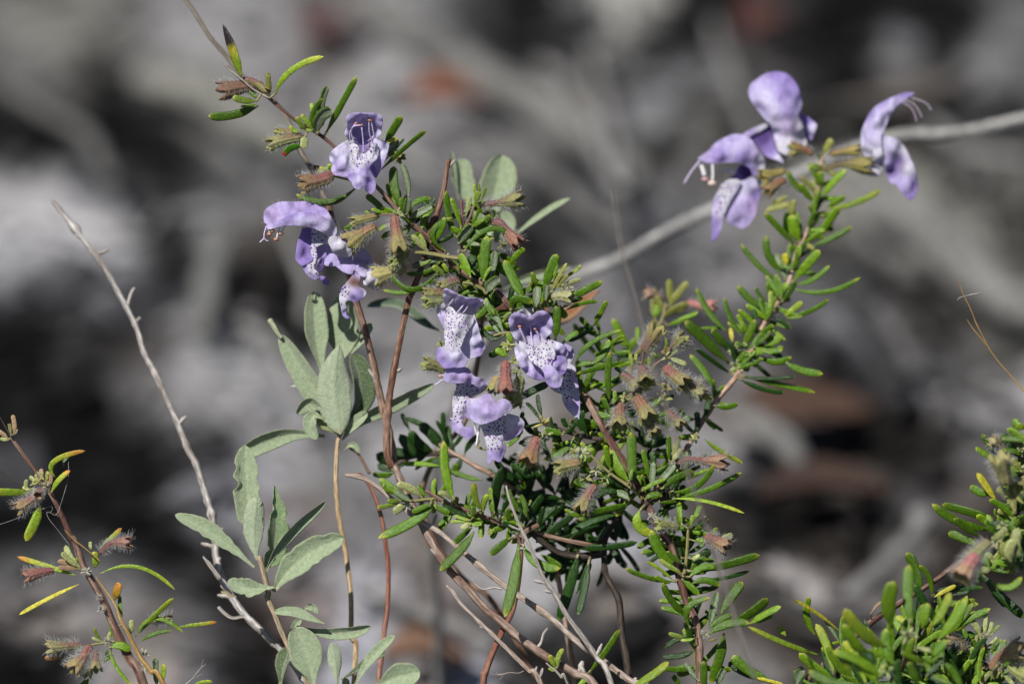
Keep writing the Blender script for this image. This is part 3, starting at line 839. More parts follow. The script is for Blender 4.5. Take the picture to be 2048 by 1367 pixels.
bud(T1, 'D', -1, 715, 470, 90, (.36,.38,.10), 20); bud(T1, 'D', -1, 700, 520, 60, (.36,.38,.10), 20); bud(T1, 'D', -1, 745, 590, 90, (.36,.38,.12), 70); bud(T1, 'D', 0, 770, 660, 70, (.36,.38,.12), 70)
bud(T1, 'D', 0, 960, 1040, 100, (.42,.34,.10), 60); bud(T1, 'D', 0, 990, 1110, 80, (.3,.36,.12), 60); bud(T1, 'D', 1, 225, 455, 60, (.36,.38,.10), 30)
calyx(T1, 'D', -4, [(690,578),(688,680),(690,800)], 76, 120, (.30,.085,.08), (.36,.16,.11), 190, 1.7, mixp=-.4, teeth=.2)
calyx(T1, 'D', 1, [(790,690),(775,780),(735,880)], 80, 140, COL_, CYE, 130, 1.8)
calyx(T1, 'D', -2, [(640,690),(610,740),(590,800)], 60, 80, (.42,.28,.10), CYE, 60, 1.4)
calyx(T1, 'D', -1, [(918,1125),(890,1210),(850,1310)], 82, 160, (.33,.10,.09), (.30,.22,.08), 230, 1.9, mixp=-.2)
calyx(T1, 'D', 1, [(250,655),(190,620),(105,595)], 70, 100, (.34,.22,.10), CYE, 150, 1.6)
leaves(T1, 'G', D1, """502 995 522 950 515 885 38 l -2
485 1065 448 1000 428 942 56 g 1
502 1085 430 1085 368 1058 54 g 1
480 965 465 780 482 575 56 g -2
668 685 650 640 648 588 34 n -1
640 640 430 695 212 752 42 g
642 765 580 735 518 700 34 k
850 1098 920 1072 982 1058 34 g
900 645 975 585 1030 545 50 p -1
960 625 1030 650 1100 678 48 p -2
1050 565 1080 545 1092 508 46 p
912 595 935 530 930 465 26 n -2
1120 950 1220 930 1305 962 50 m 1
700 660 690 620 700 590 30 m
790 700 800 650 800 610 34 m
670 1130 640 1165 600 1160 34 n
870 990 940 950 1000 930 34 k 2
950 1130 1000 1150 1040 1130 34 n 1""")
stem(T1, 'G', 0, [(1040,560),(940,615),(840,685),(800,760),(740,860),(650,910),(600,960),(560,1060),(450,1180)], 18, 26, 'brown', 'side_twig')
stem(T1, 'G', -1, [(750,560),(752,620),(745,700),(800,760)], 16, 18, 'mauve', 'side_twig')
for a in (([(755,578),(800,500),(872,385)], 96, 150, (.26,.085,.075), (.34,.33,.10), 190, -.25, -2), ([(738,688),(755,760),(772,830)], 90, 150, CPUR, CYE, 190, -.2, -3),
          ([(915,700),(990,760),(1090,830)], 96, 130, (.28,.06,.08), CYE, 210, -.15, -3), ([(565,985),(565,1080),(560,1180)], 84, 150, (.26,.085,.08), CYE, 200, -.2, -3),
          ([(688,930),(740,1010),(800,1110)], 105, 150, (.28,.10,.08), CYE, 200, -.2, -3), ([(890,590),(980,545),(1075,480)], 50, 105, (.34,.14,.11), CYE, 170, -.1, 0),
          ([(1090,820),(1150,835),(1220,835)], 56, 70, (.34,.12,.12), CYE, 150, 0, 1)):
    calyx(T1, 'G', 0, a[0], a[1], a[2], a[3], a[4], a[5], 1.9, mixp=a[6], dt=a[7])
bud(T1, 'G', -1, 760, 850, 90, (.40,.38,.12), 30); bud(T1, 'G', -1, 560, 1180, 90, (.36,.38,.14), 30); bud(T1, 'G', -1, 1060, 880, 80, (.40,.38,.12), 60); bud(T1, 'G', 0, 920, 880, 120, (.30,.24,.12), 100)
leaves(T1, 'H', D1, """622 565 622 380 616 158 78 g -3
605 535 615 480 626 438 34 l -5
602 545 515 430 458 298 80 l -1
462 455 435 350 424 262 50 l -1
390 420 398 380 418 332 28 n
752 525 728 400 702 298 44 g
792 425 785 370 770 312 48 k 1
775 625 780 500 786 392 52 u -1
905 385 902 280 902 188 44 g 1
930 375 955 270 988 196 44 m
930 395 962 340 1002 288 38 p -1
820 555 892 480 948 408 60 u -1
702 612 780 560 882 522 34 l -3
852 595 962 510 1098 468 56 g -2
920 618 1110 580 1248 408 50 g -1
990 662 1230 590 1458 470 44 g
925 672 1180 690 1478 782 32 e -2
718 682 780 640 852 650 48 g -4
1002 455 1035 410 1062 358 24 n
1170 215 1300 312 1468 402 38 e 3
152 352 190 350 212 382 40 n -1
272 302 255 272 234 242 36 n -2
620 705 420 755 222 790 58 g 1
250 805 180 790 112 750 40 l
300 562 240 560 182 522 54 g
522 612 450 612 368 600 54 k
602 592 500 550 420 500 56 k 1
602 682 560 640 512 630 60 u -1
690 752 668 870 778 938 76 e -1
992 1215 850 1090 768 905 84 g 1
1002 1125 970 1030 970 948 60 k 2
1002 865 984 780 984 698 48 l -1
1088 835 1122 770 1142 712 48 l -1
1070 875 1080 830 1086 795 34 n -2
1012 872 970 842 948 808 24 n
1102 992 1132 985 1172 990 42 l -1
1240 962 1255 920 1262 888 38 n
1302 992 1340 970 1392 950 66 p
1060 1202 1130 1130 1222 1058 74 k 1
1072 1222 1120 1150 1192 1130 54 g -1
1060 1265 1150 1195 1262 1190 58 g -2
1130 1222 1380 1160 1594 1098 70 g
1082 1292 1300 1275 1518 1218 34 k 1
1082 1315 1180 1290 1292 1332 52 g -2
1010 1292 1070 1340 1132 1402 56 g -3
952 1302 750 1270 572 1198 44 g
942 1295 840 1210 738 1148 28 e
912 1315 850 1290 798 1258 38 l
1012 1245 900 1180 832 1128 38 e -2
1012 1165 940 1115 888 1068 38 g -2
1080 1130 1100 1120 1140 1095 34 p -2
660 650 700 600 760 590 26 m
830 700 880 700 960 690 30 g""")
stem(T1, 'H', [-1, 0], [(1050,900),(1042,1050),(1030,1180),(1010,1290)], 22, 32, 'olive', 'side_twig')
stem(T1, 'H', [-1, 0], [(300,330),(400,430),(500,510),(620,590),(700,680)], 16, 32, 'olive', 'side_twig')
stem(T1, 'H', [2, 0], [(920,672),(850,675),(770,690),(720,720)], 18, 30, 'dark', 'side_twig')
stem(T1, 'H', [1, 0], [(940,380),(900,450),(840,520),(780,640)], 16, 22, 'tan', 'side_twig')
calyx(T1, 'H', 0, [(960,405),(1060,370),(1200,385),(1325,395)], 40, 120, (.20,.055,.06), (.36,.24,.14), 280, 1.8, mixp=-.05)
calyx(T1, 'H', -2, [(345,562),(290,650),(235,760)], 70, 125, (.30,.10,.10), CYE, 190, 1.9, mixp=-.35)
calyx(T1, 'H', -1, [(235,400),(150,420),(55,440)], 86, 115, (.36,.20,.10), CYE, 170, 1.7)
calyx(T1, 'H', -1, [(985,890),(900,875),(820,870)], 60, 92, COL_, CYE, 150, 1.6)
calyx(T1, 'H', -1, [(1178,952),(1250,990),(1345,1040)], 76, 120, (.28,.075,.07), (.34,.24,.12), 160, 1.8)
bud(T1, 'H', -2, 240, 325, 90, (.38,.42,.26), 90); bud(T1, 'H', -2, 350, 460, 80, (.38,.42,.2), 60); bud(T1, 'H', -1, 430, 520, 70, (.2,.3,.08), 10); bud(T1, 'H', 0, 780, 820, 80, (.45,.42,.38), 90)
leaves(T1, 'R', D1, """832 815 690 680 608 518 58 g
838 900 820 730 1005 648 58 g -2
862 705 842 670 828 638 38 g
1000 905 1030 740 1068 598 64 u -2
1092 785 1180 640 1278 512 88 g -1
992 905 1082 830 1192 788 58 g -3
1182 855 1362 760 1484 648 88 g
1330 865 1452 790 1598 718 64 l -2
1352 855 1440 820 1522 788 60 l -3
990 955 1150 865 1335 858 78 g -4
1640 965 1600 912 1588 878 58 e
790 978 728 965 655 942 42 n -1
800 972 790 940 784 908 28 n
872 985 820 998 758 1000 28 n -2
1120 942 1085 1140 1008 1362 88 g
950 1402 952 1280 950 1172 64 g -4
912 1345 850 1270 796 1186 44 u
762 1385 720 1330 688 1296 48 g
1060 1385 1090 1300 1124 1238 66 u
990 1000 1030 1000 1060 985 20 m
1000 790 980 770 962 752 26 g
930 930 900 880 880 820 40 k 1""")
bud(T1, 'R', 0, 965, 950, 70, (.45,.43,.36), 90)
# lower left side sprig of the shrub (leans behind the twigs)
stem(T1, 'O', 1, [(480,640),(560,648),(660,640),(760,630)], 24, 30, 'olive', 'side_twig')
stem(T1, 'O', [2, 6], [(690,560),(780,620),(900,680),(1000,715),(1200,790),(1400,860),(1560,900),(1800,960),(2050,1010)], 30, 44, 'brown', 'side_twig')
leaves(T1, 'O', 1, """920 635 852 430 838 165 74 l -1
562 642 432 560 318 468 68 l -1
422 592 380 552 345 518 46 l
572 652 500 610 438 568 64 u -2
662 622 562 545 455 515 64 p 1
702 622 660 570 628 512 40 l
460 670 380 688 298 700 38 n
530 672 480 705 430 745 66 p -1
482 642 430 650 382 640 42 n
732 670 655 705 578 738 48 g -1
742 668 600 805 305 945 84 g
900 645 850 590 788 588 48 p
1132 725 1088 620 1078 498 54 e
1152 735 1160 660 1192 598 42 e
1242 745 1215 640 1210 538 44 l
1262 765 1250 560 1340 375 104 k 3
820 662 900 725 1042 772 56 k
772 672 820 720 882 742 56 g
1070 785 1070 730 1076 688 48 g
1040 812 960 812 888 818 34 n -1
1052 802 990 790 918 762 34 n -1
1052 825 1010 850 978 878 54 p -2
1060 842 1100 835 1145 828 48 l -1
1080 892 962 1050 798 1205 80 g -2
1062 862 990 920 918 992 54 g
1450 740 1380 640 1330 520 60 g 2
1300 760 1350 640 1420 560 60 k 4
1500 780 1480 660 1430 600 50 g 3""")
bud(T1, 'O', 0, 545, 690, 60, (.45,.42,.36), 60)
whorls(T1, [(790,420),(850,470),(925,545),(989,579),(1062,668)], 32, 6, (34, 74), 12, 1, 'glllkun', (-1, 7))
whorls(T1, [(925,480),(935,440),(940,400)], 28, 5, (30, 60), 11, 1, 'glllun', (-1, 5))
whorls(T1, [(960,560),(990,520),(1000,480)], 28, 6, (36, 74), 13, 3, 'glllk', (0, 7))
whorls(T1, [(1070,640),(1085,600),(1100,560)], 26, 5, (36, 72), 13, 3, 'gllk', (0, 7))
whorls(T1, [(1160,775),(1217,874),(1280,980),(1343,1093),(1374,1203),(1400,1367)], 34, 6, (34, 72), 12, 3, 'gggllkkn', (1, 9))
whorls(T1, [(1030,860),(1100,880),(1180,890),(1230,880)], 30, 6, (28, 62), 11, 4, 'glkkn', (0, 6))
whorls(T1, [(1150,930),(1200,950),(1270,990)], 28, 6, (28, 58), 11, 3, 'gllkn', (0, 6))
whorls(T1, [(1280,820),(1290,900),(1310,980)], 30, 6, (30, 60), 11, 6, 'glkkn', (2, 8))
whorls(T1, [(1380,930),(1340,990),(1310,1020)], 28, 5, (34, 70), 11, 3, 'gllkn', (0, 6))
whorls(T1, [(1380,1050),(1372,1130),(1370,1160)], 28, 6, (34, 66), 12, 2, 'gglkn', (0, 6))
whorls(T1, [(860,1000),(920,1020),(1010,1045),(1100,1065)], 30, 5, (30, 60), 11, 3, 'gllkn', (0, 5))
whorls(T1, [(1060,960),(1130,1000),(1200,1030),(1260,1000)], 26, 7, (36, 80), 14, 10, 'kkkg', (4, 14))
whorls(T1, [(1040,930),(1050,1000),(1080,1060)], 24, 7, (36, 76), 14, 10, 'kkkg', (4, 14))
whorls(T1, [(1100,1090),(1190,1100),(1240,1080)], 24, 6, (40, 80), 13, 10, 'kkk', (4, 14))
whorls(T1, [(1230,700),(1215,780),(1210,840)], 28, 5, (30, 60), 10, 6, 'gllk', (2, 8))
whorls(T1, [(1180,640),(1200,680),(1210,730)], 28, 4, (30, 60), 10, 6, 'gllk', (2, 8))
for x, y in ((1285,760),(1330,800),(1300,700),(1250,800),(1310,850),(1150,905),(1120,930),(1170,960),(1390,880),(1345,735)):
    bud(T1, 'P', 0, x, y, 24, (.34,.34,.12), 60)
for q in ([(1335,705),(1350,690),(1368,672)], [(1290,830),(1300,848),(1312,866)], [(1365,770),(1385,775),(1405,790)], [(1240,745),(1262,760),(1275,778)], [(1330,820),(1350,838),(1362,852)], [(1110,930),(1130,925),(1150,930)]):
    calyx(T1, 'P', 1, q, 18, 27, CPUR, CYE, 170, 1.9)
leaves(T1, 'Q', 0, """1135 195 1100 480 1020 792 92 g -2
1062 150 990 205 898 282 64 g -1
1168 198 1290 350 1478 392 78 g
1622 285 1560 520 1460 825 88 k 6
1712 335 1672 560 1622 775 72 k 6""")
stem(T1, 'Q', [0, 3], [(1120,100),(1130,150),(1155,200),(1190,100),(1300,40)], 30, 44, 'brown', 'side_twig', knob=.6)
# shaded tangle under the branch; the shade is put into its dark colours
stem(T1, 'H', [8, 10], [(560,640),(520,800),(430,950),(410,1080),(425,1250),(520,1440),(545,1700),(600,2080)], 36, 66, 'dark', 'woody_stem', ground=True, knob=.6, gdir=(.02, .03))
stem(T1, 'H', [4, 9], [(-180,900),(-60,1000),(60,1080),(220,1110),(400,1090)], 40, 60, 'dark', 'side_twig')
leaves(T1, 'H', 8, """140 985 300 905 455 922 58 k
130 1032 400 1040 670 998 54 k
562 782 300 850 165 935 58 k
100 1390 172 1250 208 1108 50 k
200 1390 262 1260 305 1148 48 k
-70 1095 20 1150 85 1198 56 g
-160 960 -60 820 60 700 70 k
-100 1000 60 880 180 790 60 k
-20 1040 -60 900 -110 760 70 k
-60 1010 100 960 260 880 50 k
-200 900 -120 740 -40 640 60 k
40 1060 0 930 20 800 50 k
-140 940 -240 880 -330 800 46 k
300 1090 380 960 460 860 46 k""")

# ---------------------------------------------------------------- flowers of the main shrub
def flower_parts(): pass
# F1 : faces the camera, upper left
f = petal('f1', -3, [(450,555),(430,640),(425,760),(450,860),(470,920),(420,970),(395,1030),(410,1070),(450,1100),(470,1160),(510,1205),(560,1218),(600,1190),(625,1155),(650,1230),(700,1270),(740,1285),(790,1240),(805,1160),(800,1100),(770,1040),(735,980),(720,900),(760,830),(810,790),(840,720),(845,640),(820,560),(790,540),(740,580),(700,650),(650,700),(610,690),(570,630),(530,570)],
 [(440,580,0,'W'),(480,650,-1.8,'S'),(430,750,-.4,'S'),(500,760,-2.4,'S'),(560,850,-2.8,'S'),(470,870,-1,'S'),(620,720,0,'S'),(650,820,-3,'S'),(770,650,-2.2,'S'),(780,770,-2.2,'S'),(840,650,0,'W'),(700,740,-2,'S'),(560,960,-4,'L'),(640,1000,-4.4,'L'),(520,1190,-3.4,'L'),(430,1020,-2,'P'),(720,950,-1.6,'P'),(690,880,-2.4,'P'),(740,1280,-2.4,'L'),(780,1150,-2.4,'L'),(720,1130,-2.2,'P'),(625,1150,-4,'P'),(560,1100,-4.4,'LL')],
 T1.o, 'flower', sm=.07)
f['label'] = 'open mauve flower facing the viewer with a purple-speckled white throat, uppermost on the branch'
petal('f1', -2, [(450,505),(400,505),(330,540),(240,600),(170,665),(135,740),(145,810),(180,850),(160,920),(180,980),(220,1015),(300,1025),(340,1037),(400,1035),(450,980),(500,880),(480,700)],
 [(140,760,1.2,'LL'),(250,700,-1.2,'LL'),(190,860,1,'L'),(220,1000,-.2,'L'),(350,1000,-.6,'L'),(350,820,-1.8,'LL'),(350,620,-1,'LL'),(430,560,0,'W'),(440,800,0,'LL'),(280,880,-1.6,'L')], f, 'side_lobe', sm=.06)
petal('f1', -2, [(780,500),(830,497),(880,505),(950,530),(990,550),(990,620),(940,780),(900,900),(850,980),(800,1050),(740,960),(720,900),(770,800)],
 [(860,600,-1.2,'LL'),(985,570,.6,'LL'),(870,800,-1.4,'L'),(900,720,-1.4,'LL'),(800,1030,-.2,'P'),(760,900,0,'P'),(820,860,-1.2,'L'),(830,700,.2,'L')], f, 'side_lobe', sm=.06)
petal('f1', -2, [(430,545),(400,490),(365,440),(355,400),(385,330),(395,270),(375,190),(430,130),(540,108),(640,118),(740,112),(850,130),(895,170),(905,250),(890,320),(880,410),(840,470),(815,500),(800,560),(740,590),(680,640),(650,705),(600,695),(570,620),(520,560)],
 [(640,115,-5.2,'L'),(540,108,-5.2,'L'),(740,112,-5.2,'L'),(380,190,-4.6,'L'),(895,170,-4.8,'L'),(900,250,-3.8,'L'),(360,410,-2,'LL'),(860,430,-2,'LL'),(630,200,-1.5,'L'),(630,330,1.0,'X'),(500,400,1.3,'X'),(750,400,1.3,'X'),(640,500,2.2,'P'),(640,660,1.8,'P'),(430,540,-.4,'W'),(800,550,-.4,'W')],
 f, 'upper_lip', hairn=90)
for pts, an, dd in (([(760,545),(712,400),(705,230)], (712,218,24), [0,-1.5,-3]), ([(800,548),(770,400),(738,225)], (745,218,22), [0,-1.5,-3]), ([(440,560),(432,400),(500,275)], (518,265,20), [0,-1.5,-3]), ([(500,560),(450,400),(480,310),(590,288)], (598,292,18), [0,-1.5,-3,-3.2]), ([(625,690),(622,520),(600,320)], None, [-.5,-1.5,-3])):
    fil('f1', -2, pts, 22, f, anther=an, ac=(.30,.075,.035), dds=dd, name='stamen' if an else 'style')
# F2 : in profile, facing left
f = petal('f2', -1, [(505,345),(600,352),(640,380),(620,440),(600,520),(590,600),(610,680),(560,720),(500,745),(460,720),(425,670),(430,600),(450,480),(480,400)],
 [(450,600,-1,'P'),(480,420,0,'P'),(560,600,.8,'P'),(590,450,1,'P'),(520,740,-1.2,'P'),(610,400,1.2,'P')], T1.o, 'flower')  # deep violet all over: the hood's shade painted into the petal
f['label'] = 'mauve flower in profile with a long hooded upper lip pointing left'
petal('f2', 0, [(600,355),(680,390),(740,420),(770,480),(770,520),(720,515),(650,550),(650,600),(655,640),(640,700),(620,760),(660,810),(680,860),(640,890),(590,880),(540,830),(500,750),(560,730),(590,715),(615,680),(585,600),(590,500)],
 [(620,400,-.5,'S'),(740,450,.5,'S'),(760,500,-.5,'W'),(620,600,-1,'S'),(620,700,-1.8,'S'),(590,770,-2.4,'S'),(640,820,-2.4,'S'),(520,770,-1.6,'P'),(600,880,-1.6,'P'),(680,860,-1.4,'P')], f, 'lower_lip')
petal('f2', -1, [(660,690),(700,650),(742,600),(755,640),(730,680),(722,760),(690,805),(650,780)], [(700,700,-1,'PD'),(742,610,-1,'P'),(690,790,-1,'PD'),(665,690,-2,'L')], f, 'shrivelled_lobe')
petal('f2', -1, [(680,850),(740,860),(780,910),(780,945),(730,940),(700,900)], [(700,860,-1,'P'),(770,940,1,'P')], f, 'side_lobe')
petal('f2', -1, [(770,470),(860,380),(900,400),(950,450),(1000,520),(1060,560),(1010,640),(920,655),(840,620),(800,560)],
 [(830,450,-2,'W'),(900,540,-2.6,'W'),(1000,560,-1.6,'W'),(880,390,.8,'W'),(920,655,.8,'W'),(1040,560,0,'W')], f, 'tube', hairn=50)
petal('f2', -1, [(120,340),(125,312),(95,280),(92,200),(110,155),(170,108),(250,75),(330,68),(430,70),(520,65),(600,80),(680,120),(750,150),(800,230),(850,310),(865,380),(840,430),(790,472),(750,420),(690,385),(600,345),(480,325),(330,325),(200,350),(160,362)],
 [(430,70,1.6,'L'),(250,75,1.2,'L'),(600,80,1.6,'L'),(95,230,.6,'L'),(300,130,-2.2,'L'),(430,215,-3.8,'L'),(600,230,-4.2,'L'),(300,280,-3.6,'LL'),(200,200,-2.6,'K'),(350,205,-2.5,'P'),(560,150,-1.8,'P'),(700,190,-2.2,'P'),(500,110,-1,'K'),(780,330,-3.4,'L'),(740,260,-3.4,'LL'),(850,330,.4,'LL'),(330,325,-2.2,'L'),(600,345,-2.4,'L'),(780,460,-1,'LL'),(130,345,-1.6,'L')], f, 'upper_lip', hairn=150)
petal('f2', -1.2, [(125,350),(200,300),(300,240),(420,190),(560,178),(690,210),(780,270),(850,335),(862,385),(840,430),(790,472),(750,420),(690,385),(600,345),(480,325),(330,325),(200,350),(160,362)],
 [(300,245,-3.4,'P'),(420,192,-3.9,'P'),(560,182,-4.2,'P'),(700,215,-3.8,'K'),(480,260,-4.8,'LL'),(300,300,-3.8,'L'),(600,280,-4.6,'LL'),(760,340,-4.0,'LL'),(850,340,-.4,'LL'),(330,325,-2.4,'L'),(600,345,-2.8,'L'),(780,460,-1.2,'LL'),(130,350,-1.8,'LL')], f, 'upper_lip_fold', hairn=40)
fil('f2', -1, [(120,325),(98,400),(92,455),(50,497)], 14, f, dds=[-1]*4, name='style'); fil('f2', -1, [(95,450),(120,478),(142,480)], 9, f, dds=[-1]*3, name='style')
for pts, an in (([(165,350),(150,380),(150,410)], (148,412,22)), ([(200,345),(185,370),(180,380)], (182,378,20)), ([(260,340),(240,400),(228,450)], (220,466,24)), ([(312,330),(290,370),(275,400)], (272,406,22))):
    fil('f2', -1, pts, 18, f, col=(.6,.58,.62), anther=an, ac=(.16,.045,.03), dds=[-1.5]*3)
# F3 : withered, behind and below F2
f = petal('f2', 2, [(790,520),(850,600),(930,650),(1020,640),(1100,560),(1180,590),(1230,680),(1240,800),(1160,860),(1110,850),(1040,790),(1020,835),(930,810),(850,750),(820,750),(730,735),(740,640),(700,660),(660,650),(640,590),(700,540)],
 [(700,600,2,'L'),(850,690,-1,'L'),(800,740,-1.5,'L'),(1000,800,-2,'L'),(1100,650,1,'L'),(1200,700,2,'L'),(1100,760,-1.5,'L'),(1140,840,-1.5,'LL'),(1220,800,0,'LL')], T1.o, 'flower')
f['label'] = 'wilting shrivelled mauve flower hanging below the profile flower'
petal('f2', 2, [(1130,860),(1200,800),(1260,830),(1340,930),(1330,960),(1280,1000),(1200,970),(1140,930)], [(1200,880,-2,'W'),(1300,950,-1.5,'W'),(1140,870,0,'W'),(1260,990,1,'W')], f, 'tube', hairn=50)
petal('f2', 1, [(1030,820),(1070,805),(1110,870),(1090,950),(1150,990),(1172,1030),(1140,1080),(1060,1125),(990,1110),(955,1130),(970,1200),(962,1250),(995,1290),(960,1300),(920,1260),(900,1170),(885,1080),(900,1000),(950,930),(1010,860)],
 [(1040,900,-1.5,'B'),(1075,930,-1,'B'),(1070,840,0,'L'),(950,1000,-1.5,'S'),(910,1050,-1,'S'),(930,1120,-1.5,'S'),(1050,1020,-2.5,'L'),(1090,1060,-2.5,'P'),(1160,1030,-1,'LL'),(1040,1110,-1,'P'),(930,1190,-1.2,'W'),(970,1280,-1,'P'),(960,1230,0,'P')], f, 'lower_lip')
calyx(T1, 'B', -1, [(1095,492),(1000,545),(865,640)], 82, 175, (.34,.15,.10), (.33,.31,.09), 200, 1.9, dt=-1, teeth=.25)
calyx(T1, 'B', 0, [(1340,820),(1230,860),(1085,900)], 90, 165, (.40,.34,.12), (.42,.38,.14), 170, 1.6, dt=0)
calyx(T1, 'B', -1, [(1345,690),(1300,760),(1220,800)], 60, 100, CYE, CYE, 130, 1.5)
bud(T1, 'B', -2, 1240, 790, 90, (.42,.40,.14), 100)
# F4
f = petal('f4', -3.5, [(250,290),(215,340),(205,420),(195,520),(190,620),(195,720),(208,800),(190,835),(130,850),(95,880),(90,960),(120,1060),(160,1110),(210,1140),(300,1130),(400,1130),(470,1115),(500,1060),(518,1005),(470,950),(420,880),(440,800),(480,700),(510,640),(570,560),(605,470),(580,420),(500,400),(380,385),(310,310)],
 [(260,310,-.6,'S'),(215,400,.4,'S'),(250,500,-2,'S'),(190,620,-.8,'S'),(260,640,-3,'S'),(330,650,-3.4,'S'),(340,440,-1.4,'S'),(430,480,-2.2,'S'),(500,560,-2,'S'),(590,470,.4,'W'),(560,550,0,'W'),(450,700,-1.6,'S'),(300,790,-3.6,'S'),(400,790,-2.4,'S'),(330,870,-4,'S'),(240,860,-3.4,'W'),(110,920,-2.6,'P'),(200,950,-4,'L'),(170,1040,-3,'P'),(350,980,-4.6,'LL'),(480,1000,-3,'L'),(300,1080,-3.6,'P'),(420,1090,-3.4,'L'),(500,1030,-2.4,'LL')], T1.o, 'flower', sm=.07)
f['label'] = 'long-lipped pale flower with rows of purple dots, left of the two centre flowers'
petal('f4', -2, [(225,240),(160,250),(100,310),(88,360),(120,450),(160,530),(195,590),(215,480),(240,350),(260,290)], [(120,350,.4,'LL'),(180,290,-1,'W'),(170,450,-.4,'L'),(220,350,0,'LL')], f, 'side_lobe')
petal('f4', -2, [(600,400),(630,470),(660,560),(690,680),(730,760),(755,820),(750,880),(700,960),(640,985),(560,1003),(500,985),(430,900),(420,850),(460,740),(520,620),(580,500)],
 [(600,450,-.4,'LL'),(580,620,-1.4,'LL'),(660,700,-.6,'LL'),(600,780,-1.8,'LL'),(740,850,.8,'L'),(660,900,-.8,'L'),(540,960,-.6,'LL'),(480,850,-.2,'LL')], f, 'side_lobe', sm=.06)
petal('f4', -2, [(215,285),(190,220),(180,120),(190,60),(220,42),(270,60),(340,95),(420,140),(520,170),(600,165),(680,185),(740,205),(725,250),(690,295),(640,320),(610,420),(530,400),(450,385),(350,380),(270,300)],
 [(220,45,-5,'L'),(340,95,-5.4,'L'),(420,142,-5.6,'L'),(520,172,-5.6,'L'),(600,170,-5.4,'L'),(735,205,-4.4,'L'),(400,180,-4,'L'),(185,130,-3.4,'LL'),(280,200,-1,'W'),(450,260,0,'X'),(600,270,-.8,'X'),(690,290,-2.4,'LL'),(350,340,.6,'W'),(560,390,.2,'W'),(450,370,.8,'LL')], f, 'upper_lip', hairn=110)
fil('f4', -3, [(370,380),(420,320),(490,220)], 26, f, dds=[0,-1,-1.6], name='style'); fil('f4', -3, [(250,290),(290,230),(335,180)], 22, f, anther=(340,166,26), ac=(.13,.015,.015), dds=[0,-1,-2])
fil('f4', -3, [(440,390),(500,320),(530,240)], 18, f, dds=[0,-1,-1.6])
# F5b behind, then F5
f = petal('f5', 2, [(680,485),(740,485),(790,520),(810,570),(800,640),(770,690),(820,730),(840,800),(860,950),(875,1100),(875,1180),(880,1230),(910,1280),(890,1315),(840,1300),(790,1250),(740,1200),(700,1140),(680,1080),(670,1030),(600,1000),(550,960),(600,950),(680,880),(730,750),(735,640)],
 [(760,550,1.5,'L'),(780,800,0,'S'),(720,900,0,'S'),(760,1050,-1,'S'),(780,690,.5,'W'),(840,900,1.2,'L'),(850,1060,.6,'L'),(800,1150,-1,'P'),(820,1220,-1.6,'LL'),(890,1290,-1.6,'L'),(600,970,1.2,'S'),(690,1060,0,'S'),(850,1200,-1.6,'L')], T1.o, 'flower')
f['label'] = 'drooping spotted flower half hidden behind the right centre flower'
f = petal('f5', -4, [(300,480),(280,560),(320,640),(380,700),(440,740),(480,800),(500,890),(540,935),(610,960),(660,945),(680,900),(680,860),(655,818),(610,760),(560,700),(600,640),(600,560),(540,440),(500,445),(420,490),(375,530),(320,480)],
 [(320,520,-.2,'S'),(350,600,-.8,'S'),(400,560,-2,'S'),(480,520,-2.2,'S'),(560,520,-2.4,'S'),(460,620,-2.6,'S'),(540,620,-3,'S'),(400,670,-1.6,'S'),(450,700,-3,'S'),(500,760,-3.2,'L'),(560,800,-3.8,'L'),(620,900,-3.2,'L'),(540,900,-2.6,'P'),(670,880,-2.6,'L'),(600,860,-3.8,'LL')], T1.o, 'flower', sm=.07)
f['label'] = 'open mauve flower with a rounded two-lobed hood and speckled throat, right of the two centre flowers'
petal('f5', -2, [(190,430),(165,480),(158,550),(180,640),(220,720),(290,810),(370,860),(440,875),(485,855),(480,790),(420,720),(360,660),(300,570),(290,480),(240,455)],
 [(170,550,.8,'LL'),(220,640,-1.6,'LL'),(260,720,-1.6,'L'),(350,800,-1.8,'L'),(250,530,-1.2,'W'),(450,850,-.8,'P'),(330,680,-.2,'LL'),(420,740,0,'L'),(290,780,.2,'L')], f, 'side_lobe', sm=.06)
petal('f5', -5, [(545,640),(640,605),(718,628),(735,700),(725,770),(690,815),(655,818),(600,760),(520,720),(510,680)], [(600,700,-1.8,'L'),(700,740,-.8,'L'),(640,640,-1.2,'P'),(680,800,-.4,'P'),(540,690,-.4,'LL')], f, 'side_lobe')
petal('f5', -4.4, [(520,440),(560,435),(640,460),(710,500),(745,560),(740,605),(700,618),(620,612),(580,640),(560,560)], [(640,520,-2,'LL'),(740,580,-.4,'L'),(680,560,-1.6,'L'),(570,480,-1,'S'),(580,590,-1,'S'),(640,600,0,'P')], f, 'side_lobe')
petal('f5', -2, [(180,440),(150,410),(120,350),(98,270),(97,200),(130,150),(190,130),(270,155),(330,175),(370,150),(430,115),(490,118),(545,160),(575,220),(578,300),(555,370),(515,405),(500,450),(420,490),(370,530),(330,490),(250,470),(200,450)],
 [(105,250,-3.4,'L'),(190,135,-4.8,'L'),(270,160,-4.6,'L'),(480,120,-5.4,'L'),(575,260,-4.4,'L'),(330,180,-4,'L'),(230,280,-.8,'X'),(460,280,-1,'X'),(340,350,1.2,'P'),(545,360,-2.6,'LL'),(130,390,-1.8,'LL'),(300,460,.6,'W'),(450,450,-.4,'W'),(420,380,0,'X')], f, 'upper_lip', hairn=70)
